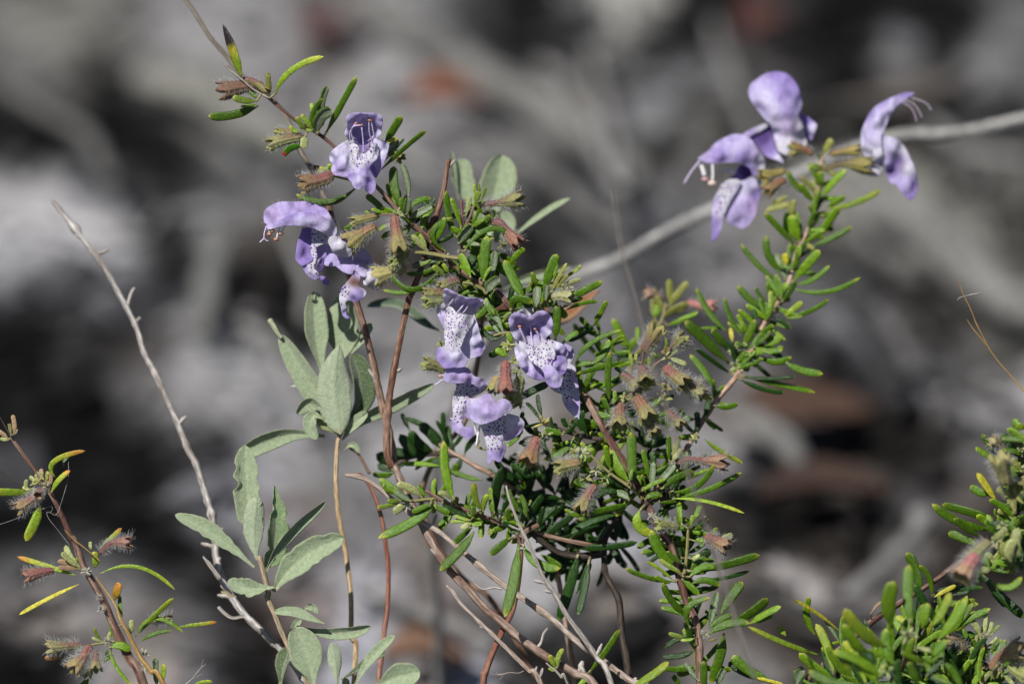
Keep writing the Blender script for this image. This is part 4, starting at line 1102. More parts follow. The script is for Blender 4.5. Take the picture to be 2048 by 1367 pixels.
fil('f5', -2, [(290,470),(250,380),(215,300)], 26, f, anther=(215,288,18), ac=(.38,.10,.06), dds=[0,-1,-1.8]); fil('f5', -2, [(360,510),(345,400),(330,260)], 22, f, dds=[0,0,-1], name='style'); fil('f5', -2, [(440,480),(420,380),(385,320)], 22, f, anther=(382,316,14), ac=(.3,.12,.1), dds=[0,-1,-1.6])
petal('f5', 0, [(165,160),(230,100),(330,90),(370,110),(330,175),(240,150)], [(200,140,-1,'W'),(330,100,1,'W')], f, 'tube', hairn=40)
# F6
f = petal('f6', 0, [(300,375),(400,375),(490,385),(550,420),(610,460),(560,495),(480,530),(425,560),(410,640),(430,720),(460,800),(400,760),(370,820),(390,870),(430,880),(470,870),(495,940),(470,1000),(430,1015),(380,990),(350,970),(300,940),(250,880),(220,800),(230,765),(260,765),(255,650),(258,560),(280,470),(300,420)],
 [(350,420,0,'S'),(480,440,.4,'S'),(330,560,-1.6,'S'),(270,600,-1,'S'),(380,600,-2,'S'),(320,700,-2.6,'S'),(330,800,-2.8,'S'),(390,560,-1.6,'S'),(280,780,-2,'S'),(420,720,-.8,'L'),(340,880,-3.4,'L'),(460,940,-3.4,'P'),(420,1000,-2.8,'L'),(240,850,-1.2,'P'),(420,780,-1,'P')], T1.o, 'flower')
f['label'] = 'spotted flower in profile below the left centre flower with a hole eaten in its lip'
petal('f6', -1, [(160,300),(175,250),(190,150),(240,140),(300,140),(380,185),(440,210),(500,290),(560,310),(620,330),(660,370),(665,410),(640,450),(600,462),(550,430),(480,385),(400,375),(300,378),(200,370),(160,345)],
 [(250,260,-5,'L'),(350,230,-4.4,'L'),(400,300,-5.4,'K'),(165,300,-4,'L'),(600,390,-3.4,'L'),(540,340,-4,'L'),(300,378,-4,'L'),(480,390,-3.4,'L'),(190,150,-3.6,'LL'),(240,140,-3,'L'),(440,210,-2,'L'),(640,440,-1,'W'),(640,350,-1,'LL')], f, 'upper_lip', hairn=90)
fil('f6', -5, [(160,335),(120,350),(90,375),(50,395)], 18, f, dds=[0]*4, name='style'); fil('f6', -5, [(160,290),(135,290),(120,292)], 22, f, anther=(118,295,20), ac=(.4,.2,.2), dds=[0]*3)
# F7
f = petal('f6', -2, [(580,840),(700,815),(790,775),(860,720),(960,735),(1020,760),(1075,820),(1060,900),(1000,970),(920,1020),(820,1035),(860,1080),(860,1150),(820,1240),(790,1275),(720,1250),(690,1285),(655,1285),(650,1200),(640,1080),(610,950)],
 [(620,870,-2,'S'),(680,900,-3,'S'),(700,1050,-3.5,'S'),(800,850,-2.4,'S'),(820,980,-2.4,'S'),(760,1100,-3.6,'S'),(760,1180,-3.4,'P'),(740,1240,-3.4,'L'),(930,880,-.6,'LL'),(1020,800,-1.2,'LL'),(1000,930,.6,'L'),(900,1000,.4,'L'),(890,780,-1.2,'W'),(670,1260,-2.6,'L'),(840,1180,-2,'P')], T1.o, 'flower')
f['label'] = 'lowest centre flower with a broad mauve hood over a spotted hanging lip'
petal('f6', -3, [(420,570),(440,545),(520,545),(600,510),(680,495),(710,540),(760,600),(800,560),(860,555),(910,590),(935,640),(920,690),(860,720),(780,780),(700,815),(620,840),(550,840),(480,800),(430,720),(412,640)],
 [(550,650,-6,'L'),(650,700,-6.4,'L'),(750,690,-5.6,'L'),(760,610,-3.4,'K'),(680,500,-3.4,'L'),(430,650,-4.2,'L'),(600,835,-5,'LL'),(700,812,-4.8,'L'),(860,640,-4.4,'L'),(490,555,-3.4,'W'),(420,720,-3.6,'L'),(910,680,-3,'LL'),(620,600,-5,'K')], f, 'upper_lip', hairn=90, sm=.13)
fil('f6', -3, [(510,820),(515,900),(545,985)], 22, f, col=(.55,.53,.6), dds=[-1]*3); fil('f6', -3, [(570,850),(560,900),(545,970),(528,1085)], 24, f, col=(.6,.58,.64), dds=[-1]*4, name='style')
stem(T1, 'f6', -2, [(645,1125),(590,1120),(540,1080),(560,1020)], 26, 30, 'olive', 'calyx_lip')
T1.finish()

# ================================================================ right-hand upright branch, slightly out of focus
def DR(x, y): return 10+32*max(0, min(1.2, (900-y)/650))
T2 = Thing('flowering_shrub', 'upright leafy shrub branch at right, slightly blurred, topped by three mauve flowers', 'shrub', Wp(1330, 950, 6), 'flowering needle-leaved shrubs')
stem(T2, 'P', DR, [(1645,310),(1632,420),(1616,460),(1592,512),(1578,562),(1558,602),(1532,642),(1501,703),(1475,750),(1434,800),(1395,858),(1362,920),(1330,990),(1345,1093),(1378,1203),(1405,1340)], 7, 13, 'pink', knob=.3, ground=True, gdir=(-.01, .04))
leaves(T2, 'F', DR, """720 272 622 170 532 72 40 g
742 255 708 170 700 88 76 l
672 200 660 140 670 70 46 k
820 272 930 225 1055 158 42 g
850 222 912 130 976 38 54 l
620 492 488 380 394 262 34 g
660 442 560 340 546 208 44 g
660 472 625 400 592 318 56 u
656 392 656 350 648 318 44 y
670 452 700 400 742 348 44 l
702 482 790 380 862 298 56 l
712 502 822 470 918 388 38 g
690 522 900 545 1104 458 32 g
612 602 632 540 674 498 46 l
610 582 615 550 622 528 30 e
570 642 570 590 570 538 34 n
542 652 448 590 372 508 44 g
542 622 500 560 478 518 28 g
542 722 488 670 442 630 34 e
652 692 702 650 758 604 38 e
680 692 800 660 918 588 32 g
662 702 710 695 758 690 28 l
312 782 205 670 125 518 42 g
402 812 330 700 294 578 34 g
422 782 400 730 370 678 38 l
402 862 440 800 476 708 48 l
442 912 480 850 516 788 48 g
342 842 335 800 330 758 28 y
322 972 178 830 58 718 68 g
312 892 260 820 218 768 46 g
332 1032 230 960 118 878 32 k
500 932 600 962 694 932 42 g
532 862 590 840 632 800 46 l
562 912 602 900 642 868 38 l
562 792 565 770 582 738 34 l
660 962 750 1010 880 1032 46 g
392 1052 570 1060 718 1045 28 k
412 1042 600 1090 834 1142 38 g
382 1062 520 1120 652 1142 34 k
232 1122 168 1010 88 918 44 g
140 760 210 760 285 758 22 l
20 705 80 690 135 668 28 l
122 1302 60 1290 28 1240 38 g
150 1342 135 1300 130 1256 38 g
260 1200 290 1210 312 1220 22 n
560 720 520 640 515 580 34 g
480 830 530 780 590 750 36 g
360 980 400 930 440 900 40 g
460 880 560 900 640 940 34 k
590 700 640 720 680 770 26 k
340 1020 380 990 400 940 34 l
500 780 470 720 470 640 34 k
600 660 560 640 520 600 40 g""")
whorls(T2, [(1650,330),(1632,420),(1600,500),(1578,562)], 30, 5, (24, 54), 10, DR, 'glllkm', (-3, 5))
whorls(T2, [(1570,590),(1532,642),(1501,703),(1470,750)], 26, 7, (30, 66), 11, DR, 'ggllkm', (-3, 6))
whorls(T2, [(1440,800),(1400,850),(1390,900)], 34, 3, (30, 56), 11, DR, 'ggk', (-2, 6))
for x, y in ((340,890),(370,990),(590,660),(620,600),(400,880)): bud(T2, 'F', DR, x, y, 70, (.34,.38,.18), 20)
leaves(T2, 'E', DR, """1070 685 1100 620 1132 568 56 m
1050 992 1130 890 1232 788 56 l
1050 952 1050 880 1062 798 38 l
992 1022 940 950 900 888 56 l
952 962 870 900 808 798 46 g
1090 1070 1290 1030 1484 932 46 e
1090 1058 1160 1020 1224 978 46 l
872 1022 780 1048 648 1080 50 m
802 1200 830 1100 862 1000 56 m
900 1290 880 1180 860 1090 70 l
1060 1120 1110 1160 1100 1240 50 g
1000 1200 1010 1120 960 1040 50 g
820 980 750 1010 700 1050 40 m
1000 960 970 900 900 840 40 m""")
calyx(T2, 'E', DR, [(800,800),(720,820),(630,850)], 60, 130, (.36,.28,.08), (.30,.26,.07), 80, 1.8, mixp=-.3)
calyx(T2, 'E', DR, [(800,860),(740,890),(660,950)], 60, 100, (.30,.11,.07), (.26,.2,.08), 60, 1.8)
calyx(T2, 'E', DR, [(990,690),(930,650),(840,640)], 60, 110, (.42,.13,.08), COL_, 100, 1.6, mixp=-.2)
calyx(T2, 'E', DR, [(1060,795),(1200,750),(1400,760)], 40, 130, (.10,.05,.04), (.33,.30,.07), 90, 1.7, mixp=-.05)
calyx(T2, 'E', DR, [(1110,680),(1200,660),(1320,650)], 40, 80, (.30,.16,.08), (.36,.32,.08), 70, 1.7)
bud(T2, 'E', DR, 1040, 780, 60, (.45,.42,.36), 60)
stem(T2, 'E', DR, [(990,740),(1000,800),(1015,960)], 14, 16, 'olive', 'side_twig'); stem(T2, 'E', DR, [(800,830),(900,900),(1020,1010)], 20, 20, 'olive', 'side_twig')
# F8
f = petal('f8', 41, [(820,570),(900,540),(930,620),(920,760),(890,900),(870,1000),(820,1100),(760,1160),(700,1180),(620,1150),(550,1110),(510,1040),(530,960),(560,880),(600,760),(680,650),(760,620)],
 [(850,650,0,'LL'),(700,750,-1,'LL'),(890,800,1,'P'),(750,900,-2,'L'),(600,1000,-2,'L'),(700,1150,-1,'L'),(820,900,-1.2,'K')], T2.o, 'flower')
f['label'] = 'blurred left flower of the three on the right branch, hood arching to the left'
petal('f8', 40, [(560,620),(660,620),(690,660),(640,760),(570,880),(530,960),(500,1030),(480,1150),(450,1240),(400,1310),(360,1310),(360,1180),(365,1000),(380,860),(410,790),(440,740),(480,670)],
 [(600,680,-1,'S'),(500,780,-1.5,'S'),(480,900,-2,'S'),(480,1000,-2,'S'),(400,900,-1,'L'),(400,1100,-2,'P'),(400,1250,-2,'P'),(470,1130,-1.5,'L')], f, 'lower_lip')
petal('f8', 43, [(560,600),(620,560),(680,460),(800,470),(840,570),(790,625),(700,640),(600,630)], [(650,600,1,'P'),(760,540,1,'PD')], f, 'throat')
petal('f8', 40, [(205,380),(260,340),(330,290),(400,210),(500,150),(600,110),(700,110),(790,150),(850,220),(900,300),(950,360),(970,450),(950,520),(900,545),(850,600),(820,560),(800,500),(740,460),(650,430),(500,430),(400,440),(300,430),(220,400)],
 [(600,115,1.5,'L'),(400,215,1,'L'),(600,230,-2.6,'L'),(450,350,-3.4,'P'),(700,330,-4,'P'),(650,250,-3.4,'LL'),(300,380,-2,'L'),(850,340,-3,'L'),(920,380,-1.5,'W'),(930,460,0,'W'),(500,430,-1.8,'L'),(800,500,-2,'P')], f, 'upper_lip', hairn=40)
fil('f8', 38, [(225,410),(130,530),(48,665)], 22, f, dds=[0]*3, name='style'); fil('f8', 38, [(240,455),(262,510),(280,575)], 52, f, col=(.66,.64,.68), anther=(285,620,34), ac=(.34,.2,.32), dds=[0]*3)
fil('f8', 38, [(370,450),(375,560),(368,640)], 30, f, col=(.62,.62,.64), anther=(365,665,38), ac=(.6,.57,.55), dds=[0]*3); fil('f8', 41, [(480,530),(560,520),(640,537)], 52, f, col=(.66,.64,.62), dds=[0]*3)
# F9
f = petal('f9', 44, [(390,800),(440,950),(470,1100),(570,1270),(480,1240),(330,1180),(220,1050),(140,940),(250,880)], [(300,950,2,'PD'),(400,1100,2,'P'),(520,1240,-1,'LL')], T2.o, 'flower')  # shaded part of the flower, shade put into the dark violet
f['label'] = 'blurred middle flower of the three, seen from behind with its oval hood standing upright'
petal('f9', 42, [(120,400),(115,310),(150,240),(240,170),(340,110),(460,85),(570,100),(660,150),(730,240),(780,360),(805,470),(790,590),(760,660),(820,800),(850,920),(860,1050),(700,1160),(600,1170),(500,1120),(460,1000),(430,880),(400,780),(330,710),(250,610),(170,500)],
 [(460,90,2,'P'),(240,175,1.6,'L'),(120,350,1.5,'L'),(230,600,1.5,'L'),(800,470,1.5,'L'),(700,200,1.6,'P'),(300,400,-1,'LL'),(400,500,-3,'LL'),(540,420,-3,'P'),(600,600,-3.6,'P'),(480,600,-3.4,'LL'),(660,500,-3.2,'L'),(700,350,-.6,'P'),(480,800,-2,'LL'),(640,800,-3.4,'K'),(750,800,-1,'W'),(450,900,1.5,'LL'),(520,1000,-1,'W'),(650,1080,-2.2,'W'),(850,950,2,'W')], f, 'upper_lip', hairn=40)
petal('f9', 45, [(780,650),(860,660),(960,740),(1000,780),(980,860),(930,980),(870,960),(850,850)], [(880,700,0,'P'),(950,850,-1,'LL'),(870,900,1,'P')], f, 'side_lobe')
petal('f9', 45, [(370,755),(385,790),(200,890),(100,940),(20,920),(100,860),(250,790)], [(100,900,0,'L'),(350,780,0,'W')], f, 'side_lobe')
# F10
f = petal('f10', 40, [(470,560),(560,590),(680,640),(760,740),(800,830),(850,930),(880,1080),(880,1210),(820,1310),(750,1280),(690,1210),(640,1140),(580,1120),(530,1030),(510,900),(500,760),(480,650)],
 [(600,700,-1.5,'LL'),(720,720,.5,'W'),(550,900,-2,'L'),(650,880,1.5,'PD'),(590,980,1.5,'PD'),(780,950,-2.4,'W'),(780,1150,-3,'L'),(870,1150,-.5,'P'),(620,1100,-2.2,'L'),(800,1300,-2,'P')], T2.o, 'flower')
f['label'] = 'blurred right flower of the three, in profile with its hood arching to the right'
petal('f10', 39, [(380,620),(430,650),(480,740),(495,900),(470,990),(420,1040),(330,1035),(280,1000),(360,930),(380,850)], [(430,800,-2,'W'),(400,1000,-1.5,'W'),(490,900,1,'W'),(380,700,0,'W')], f, 'tube')
petal('f10', 40, [(850,95),(740,92),(620,130),(500,190),(400,250),(330,340),(270,460),(240,560),(250,700),(290,820),(380,830),(480,780),(470,600),(510,500),(560,370),(620,280),(700,200),(800,130)],
 [(740,95,1,'P'),(500,192,1,'P'),(330,345,1,'P'),(245,600,1.5,'LL'),(560,250,-2.4,'LL'),(430,400,-3,'LL'),(330,600,-2,'L'),(420,640,-2.4,'LL'),(290,780,1,'LL'),(540,400,0,'LL'),(700,200,0,'L'),(350,720,-1.5,'W')], f, 'upper_lip', hairn=40)
for pts in ([(700,190),(800,250),(850,330),(872,420)], [(720,170),(830,210),(900,300),(930,370)], [(820,150),(920,180),(1000,225),(1040,290)]): fil('f10', 40, pts, 13, f, col=(.40,.33,.42), dds=[0]*4)
T2.finish()

# blurred yellow-green sprig behind, between the two branches
T3 = Thing('leafy_sprig', 'blurred yellow-green leafy sprig with pink buds behind the dried seed cups', 'sprig', Wp(1330, 760, 45), 'needle-leaved sprigs')
stem(T3, 'G', 38, [(930,180),(900,320),(800,480),(690,600),(640,760),(700,1000),(850,1600),(985,2142),(1165,2975)], 26, 36, 'olive', ground=True, knob=.2)
leaves(T3, 'G', 38, """660 605 578 460 508 308 70 l
702 485 705 440 706 378 46 l
832 302 850 250 872 198 84 l
968 205 965 100 958 -12 64 m
962 205 1030 110 1112 8 66 m
900 315 1000 235 1120 186 66 m
940 362 1060 320 1190 256 42 l
420 640 290 500 190 345 52 l
850 330 830 200 850 60 60 m
910 240 880 180 850 120 50 m
760 470 800 400 850 330 60 l
600 620 640 540 700 470 60 l
640 640 560 600 500 560 40 l
1000 270 1060 230 1100 190 50 m
720 560 790 560 850 520 50 g
700 700 800 640 880 600 40 l
680 880 760 820 860 800 44 g
740 1050 860 980 960 960 44 g
760 1120 880 1130 980 1180 50 g
720 1000 640 940 600 860 40 k
760 1200 840 1230 920 1290 60 k
740 1150 800 1090 900 1060 60 k""")
calyx(T3, 'G', 40, [(1090,170),(1180,200),(1320,210)], 60, 100, CPK, (.42,.22,.16), 80, 2)
calyx(T3, 'G', 40, [(900,160),(850,120),(780,100)], 60, 90, (.40,.18,.15), (.42,.28,.18), 50, 2)
T3.finish()

# ================================================================ left sprig with yellowing leaves
T4 = Thing('flowering_shrub', 'thin sprig at lower left with yellow and orange-tipped needle leaves and hairy purple cups', 'shrub', Wp(287, 1367, 0), 'flowering needle-leaved shrubs')
stem(T4, 'P', 0, [(23,876),(70,941),(103,990),(124,1033),(142,1075),(148,1078),(167,1131),(187,1165),(210,1207),(230,1255),(258,1313),(290,1375)], 7, 20, 'mauve', ground=True, knob=.35, gdir=(.03, .04))
stem(T4, 'I', -1, [(0,230),(50,320),(100,410)], 9, 12, 'dark', 'side_twig'); stem(T4, 'I', 1, [(-30,668),(60,730),(130,780),(200,845),(300,910)], 12, 16, 'dark', 'side_twig')
stem(T4, 'I', 0, [(330,970),(400,1030),(470,1050),(500,1080)], 12, 12, 'brown', 'side_twig')
leaves(T4, 'I', 0, """255 882 100 872 -60 872 74 e
345 985 300 1120 218 1288 92 e -1
475 745 462 610 728 515 48 o -1
545 650 580 560 722 520 40 u
438 875 500 770 600 685 48 o -2
425 832 436 740 442 642 40 t
372 782 342 730 300 708 46 p
250 855 225 840 190 830 38 p
330 800 280 760 250 740 40 p
402 780 400 730 412 690 36 m
365 740 355 700 345 670 36 t
120 375 122 290 106 208 42 t
125 380 140 350 142 330 22 t
70 412 20 370 -20 350 40 t
95 400 85 320 78 285 30 p
80 420 40 420 0 412 34 p
310 860 280 850 250 860 40 p
240 870 220 800 240 770 36 p""")
calyx(T4, 'I', -1, [(345,890),(250,950),(150,1015)], 80, 115, (.30,.12,.12), (.36,.28,.12), 200, 1.8)
calyx(T4, 'I', -3, [(345,850),(335,875),(325,900)], 70, 78, (.24,.04,.07), (.3,.2,.12), 120, 1.2); bud(T4, 'I', 0, 330, 790, 110, (.40,.36,.12), 60); bud(T4, 'I', -1, 400, 820, 70, (.40,.34,.22), 50)
leaves(T4, 'J', 0, """642 462 400 385 142 302 46 o
662 532 400 655 158 788 38 y -1
830 450 1150 390 1464 580 34 e -1
960 665 975 595 1000 518 74 w
1022 865 1005 750 1000 620 38 g
942 985 930 860 925 758 46 l
1172 935 1300 790 1452 648 48 e
1132 975 1290 820 1534 935 40 l -1
1180 1012 1285 950 1442 918 38 g
1480 892 1650 870 1812 848 34 o
830 240 920 160 1018 62 46 o
792 395 800 330 780 258 60 e -1
762 245 755 210 755 176 32 p
520 1142 450 1145 372 1152 48 w
742 1325 700 1370 640 1420 56 l
922 1062 1010 1045 1082 1092 76 l -2
930 1085 960 1200 1098 1380 34 l
852 1000 810 950 790 895 26 e
850 1010 810 1000 768 975 28 p
1092 952 1100 890 1100 828 50 p
1310 1410 1302 1250 1300 1148 54 u
1360 1350 1366 1270 1368 1198 48 e
1620 1375 1690 1350 1775 1348 30 e
680 400 600 330 548 205 60 p
670 395 580 330 515 265 50 p
665 400 580 360 480 340 50 t
660 410 570 400 480 395 44 t
930 920 915 960 905 1000 36 p
870 1190 900 1150 950 1130 36 g
880 1130 895 1100 910 1090 30 g
690 345 660 330 640 310 44 e""")
calyx(T4, 'J', 0, [(825,285),(930,195),(1080,185)], 50, 105, CPUR, (.34,.20,.13), 210, 1.9, mixp=-.1)
calyx(T4, 'J', 1, [(470,410),(360,430),(215,465)], 70, 110, (.24,.07,.09), (.33,.16,.10), 130, 1.8, mixp=-.2)
calyx(T4, 'J', 0, [(700,1040),(570,1050),(410,1060)], 60, 115, (.22,.065,.075), (.36,.36,.15), 200, 1.9)
calyx(T4, 'J', -3, [(755,1040),(700,1140),(610,1250)], 80, 160, (.28,.08,.085), (.36,.33,.13), 240, 2, mixp=-.35)
calyx(T4, 'J', -4, [(800,1090),(800,1160),(800,1245)], 50, 105, (.26,.085,.10), CYE, 150, 1.8, mixp=-.35)
calyx(T4, 'J', 1, [(1230,850),(1320,830),(1420,820)], 40, 60, CPUR, CYE, 150, 2)
calyx(T4, 'J', 0, [(770,1100),(740,1200),(720,1290)], 60, 100, CYE, CYE, 100, 1.5)
for x, y, w in ((720,430,70), (850,740,60), (1200,1120,80), (1210,1230,60), (830,640,40), (900,1010,60)): bud(T4, 'J', -2, x, y, w, (.45,.42,.40), 60)
stem(T4, 'J', 0, [(760,1040),(820,1030),(900,1020),(960,1010)], 18, 22, 'olive', 'side_twig')
T4.finish()
stem(None, 'J', -3, [(540,80),(620,160),(720,240),(840,345)], 8, 12, 'straw', 'dry_straw', knob=.1, own=('short golden dry straw crossing the upper stem of the yellowing sprig', 'straw'))
stem(None, 'J', -4, [(800,470),(880,580),(960,700),(1010,830),(1080,960),(1160,1120),(1260,1260),(1380,1400)], 14, 52, 'straw', 'dry_straw', knob=.15, ground=True, own=('long brown dry straw pressed against the lower stem of the yellowing sprig', 'straw'))
stem(None, 'I', -2, [(-20,1150),(100,1110),(250,1050),(370,1010),(430,990),(450,1010),(430,1040),(400,1045),(420,1100),(500,1200),(600,1330)], 4, 4, ((.4,.38,.36),(.5,.48,.46)), 'silk_thread', knob=0, own=('fine pale silk thread looping across the upper stem of the yellowing sprig', 'thread'), K=5)
stem(None, 'I', -2, [(585,610),(585,730),(565,820),(530,940),(495,1040),(470,1065),(430,1045)], 4, 4, ((.4,.38,.36),(.5,.48,.46)), 'silk_thread', knob=0, own=('fine silk thread hanging from the curled orange-tipped leaf at left', 'thread'), K=5)
stem(None, 'J', -1, [(1700,1205),(1640,1280),(1600,1330),(1530,1380)], 6, 12, 'pale', 'dry_twig', knob=.7, own=('tiny forked grey twig at the bottom just left of the green-grey plant', 'twig'), spurs=3)

# ================================================================ bottom right foreground clump and its stem
T5 = Thing('flowering_shrub', 'low leafy clump in the bottom right corner with a reddish stem rising rightwards', 'shrub', Wp(1620, 1400, 0), 'flowering needle-leaved shrubs')
stem(T5, 'P', 4, [(2070,1045),(2000,1085),(1945,1110),(1909,1131),(1870,1160),(1827,1188),(1803,1203),(1743,1243),(1684,1294),(1643,1332),(1600,1390)], 9, 14, 'mauve', ground=True, knob=.4)
leaves(T5, 'R', 1, """1562 1372 1310 1240 1196 1126 86 g
1500 1345 1290 1260 1158 1182 80 k 2
1372 1312 1480 1335 1622 1372 30 y
1925 1125 1650 1035 1318 884 46 e -3
1940 1300 1850 1370 1700 1250 30 g""")
leaves(T5, 'S', 2, """182 960 105 800 130 636 72 l
330 1285 280 1060 182 862 76 e -4
395 935 185 770 -5 662 30 y
372 1005 318 910 256 816 44 u
412 1018 350 1022 292 1045 28 e
352 1342 190 1240 42 1105 92 l -5
20 1390 40 1290 92 1250 90 u
1052 645 1020 420 938 268 86 g 2
1152 655 1130 480 1045 376 48 g 2
1170 642 1260 590 1356 542 38 y
1150 645 1300 575 1580 560 60 k 6
1332 622 1400 605 1464 590 36 k
1170 675 1350 695 1544 700 64 g 4
1300 705 1420 690 1514 658 42 e
1550 425 1740 640 1930 810 84 k 2
1640 560 1700 640 1775 722 48 k 3
1582 382 1680 410 1805 432 38 g
1592 372 1660 320 1748 282 42 p
1060 660 1100 760 1070 830 40 k
1050 640 1020 720 1035 840 30 k
1540 1190 1420 1215 1300 1222 28 l
1500 1375 1380 1280 1200 1160 50 k
640 780 700 700 740 690 26 t""")
leaves(T5, 'S', -34, """822 900 790 700 838 506 124 l
972 855 952 620 962 366 92 g
1142 885 1240 760 1305 600 74 e
1202 995 1330 840 1440 652 92 l
1072 905 1090 800 1122 692 86 l
782 1062 570 930 420 735 108 e
612 1115 500 1010 412 862 88 l
605 1375 520 1160 412 1010 76 e
742 1325 560 1180 322 1092 84 l
840 1210 780 1080 770 900 88 g
1332 1372 1180 1290 1045 1128 60 l
900 1100 930 1000 900 880 60 g
560 1372 330 1360 120 1250 80 g
690 1200 620 1130 540 1080 70 k
1000 1200 960 1100 1000 980 60 l
860 1300 800 1250 720 1220 60 e
1150 1150 1200 1080 1280 1000 70 g
1100 1300 1200 1200 1220 1140 60 k
700 1380 640 1280 560 1220 70 l
900 1390 860 1280 880 1160 70 k
1050 1390 1000 1280 960 1180 70 g
1240 1390 1200 1330 1100 1290 60 k
800 1150 700 1100 690 1060 60 l
480 1300 440 1200 420 1130 70 e
1010 1050 1110 1080 1140 1080 40 p -2
1260 1200 1320 1250 1400 1390 60 g
620 1390 760 1380 900 1330 60 g
1100 1200 1000 1150 900 1100 50 l""")
stem(T5, 'S', [-32, 2], [(1000,870),(960,1000),(930,1150),(880,1280),(800,1400)], 34, 50, 'mauve', 'woody_stem', ground=True)
bud(T5, 'S', -34, 950, 960, 120, (.36,.38,.2), 50); bud(T5, 'S', -34, 780, 1270, 140, (.2,.3,.1), 30); bud(T5, 'S', -32, 1020, 1250, 120, (.16,.26,.08), 10)
whorls(T5, [(1900,1260),(1850,1290),(1780,1340),(1720,1380)], 26, 6, (60, 120), 15, -8, 'gggllek', (-4, 12))
whorls(T5, [(1980,1330),(1900,1360),(1800,1380)], 26, 6, (50, 100), 15, -4, 'gglllk', (-4, 12))
whorls(T5, [(1700,1310),(1680,1345),(1650,1380)], 26, 5, (50, 100), 15, -4, 'gglek', (-4, 12))
whorls(T5, [(1930,1300),(1850,1350),(1760,1375)], 22, 8, (44, 90), 14, 10, 'kkkg', (0, 12))
whorls(T5, [(2060,1330),(2000,1350),(1940,1380)], 24, 6, (36, 76), 13, -6, 'glmp', (-6, 8))
# small pale sprig in it
stem(T5, 'S', -4, [(1600,950),(1575,1060),(1560,1200),(1600,1400)], 26, 34, 'mauve', 'side_twig')
leaves(T5, 'S', -4, """1552 965 1528 890 1485 848 56 p
1588 955 1600 860 1602 765 40 p
1612 965 1640 900 1655 845 46 p
1642 965 1680 910 1724 876 30 n
1480 1025 1440 960 1412 905 38 g
1522 1085 1520 1020 1528 955 40 p
1560 1150 1520 1050 1490 990 36 g
1600 1060 1660 1020 1700 970 30 p
1550 1100 1480 1110 1420 1060 40 p
1560 1000 1550 940 1540 900 34 p
1620 1390 1650 1290 1740 1220 60 g
1680 1390 1760 1300 1860 1260 60 l
1800 1390 1860 1330 1960 1310 60 g
1540 1390 1560 1290 1600 1240 70 u""")
calyx(T5, 'S', -12, [(1640,1250),(1740,1140),(1900,1080)], 90, 200, (.30,.10,.08), (.38,.34,.14), 190, 2.2)
calyx(T5, 'S', -6, [(1440,1100),(1380,1000),(1290,990)], 60, 110, (.13,.055,.06), (.30,.24,.12), 80, 2)
calyx(T5, 'S', -14, [(1800,1200),(1860,1260),(1960,1300)], 90, 160, CYE, CYE, 90, 2)
T5.finish()

T6 = Thing('flowering_shrub', 'cropped leafy shrub tip at the right edge with one blurred pink cup', 'shrub', Wp(2070, 1080, -6), 'flowering needle-leaved shrubs')
stem(T6, 'T', [-3, -6], [(1110,910),(1210,1030),(1290,1090),(1390,1150),(1600,1300)], 34, 50, 'red', knob=.2, ground=True)
stem(T6, 'T', -2, [(1160,420),(1260,560),(1330,780),(1380,1000),(1450,1200)], 26, 40, 'olive', 'side_twig')
leaves(T6, 'T', -2, """1102 492 1040 400 988 306 54 g
1132 542 1030 500 922 426 62 l
1402 525 1270 430 1162 305 104 k
1322 285 1295 225 1290 165 78 g
1112 915 1030 790 938 660 70 y -3
1052 862 960 835 878 778 76 g
1082 1172 800 1120 526 940 80 g
1102 1082 850 1010 620 948 84 g
1102 1192 1020 1110 936 1045 74 l -3
902 1292 790 1250 676 1208 74 g 1
932 1332 900 1292 868 1246 48 l
1372 620 1300 600 1290 540 90 g
1372 690 1310 640 1270 560 70 k
1110 1060 1100 1020 1106 985 22 l
1180 1200 1150 1120 1150 1060 60 p -3
1372 260 1340 240 1310 210 60 e
1372 420 1300 380 1240 330 70 m -3
1260 1380 1180 1340 1120 1300 80 l
1372 860 1330 780 1320 700 70 g
1372 1000 1320 960 1300 900 60 l
1300 1200 1260 1160 1200 1150 60 p -2
1350 1300 1300 1250 1220 1250 60 g
1372 1180 1340 1240 1300 1330 60 g
1200 1260 1130 1230 1070 1240 60 p""")
leaves(T6, 'T', -24, """1292 1035 1262 850 1292 686 84 m
1240 860 1180 830 1120 800 76 p
1372 940 1300 870 1280 760 40 m""")
calyx(T6, 'T', -26, [(1200,770),(1180,660),(1140,520)], 130, 190, (.14,.06,.07), (.36,.34,.13), 120, 2, dt=-3)
calyx(T6, 'T', -3, [(1200,470),(1150,410),(1075,365)], 60, 110, (.28,.10,.07), (.38,.34,.16), 120, 1.8)
calyx(T6, 'T', -22, [(1372,720),(1350,760),(1320,800)], 100, 120, (.34,.26,.12), CYE, 60, 2)
calyx(T6, 'S', -32, [(1640,175),(1560,240),(1480,330)], 90, 130, (.28,.24,.12), (.34,.36,.14), 150, 2.2)
calyx(T6, 'S', -36, [(1530,290),(1470,370),(1400,480)], 120, 175, (.50,.15,.18), (.40,.34,.16), 190, 2.2, dt=-3, mixp=-.4, teeth=.12)
leaves(T6, 'S', -26, """1642 505 1790 560 1905 470 66 l
1580 395 1545 470 1560 520 40 g
1650 160 1720 120 1780 60 60 p
1700 260 1760 200 1780 100 60 l
1560 140 1430 60 1340 -20 60 g 14
1480 200 1390 140 1288 108 70 g 14
1820 350 1800 250 1850 160 90 p
1900 300 1850 200 1880 60 90 p
1780 330 1740 250 1760 180 60 m
1920 420 1880 330 1900 240 80 k 10
1700 120 1640 60 1600 0 60 g 8
1900 140 1820 60 1760 0 60 g 6""")
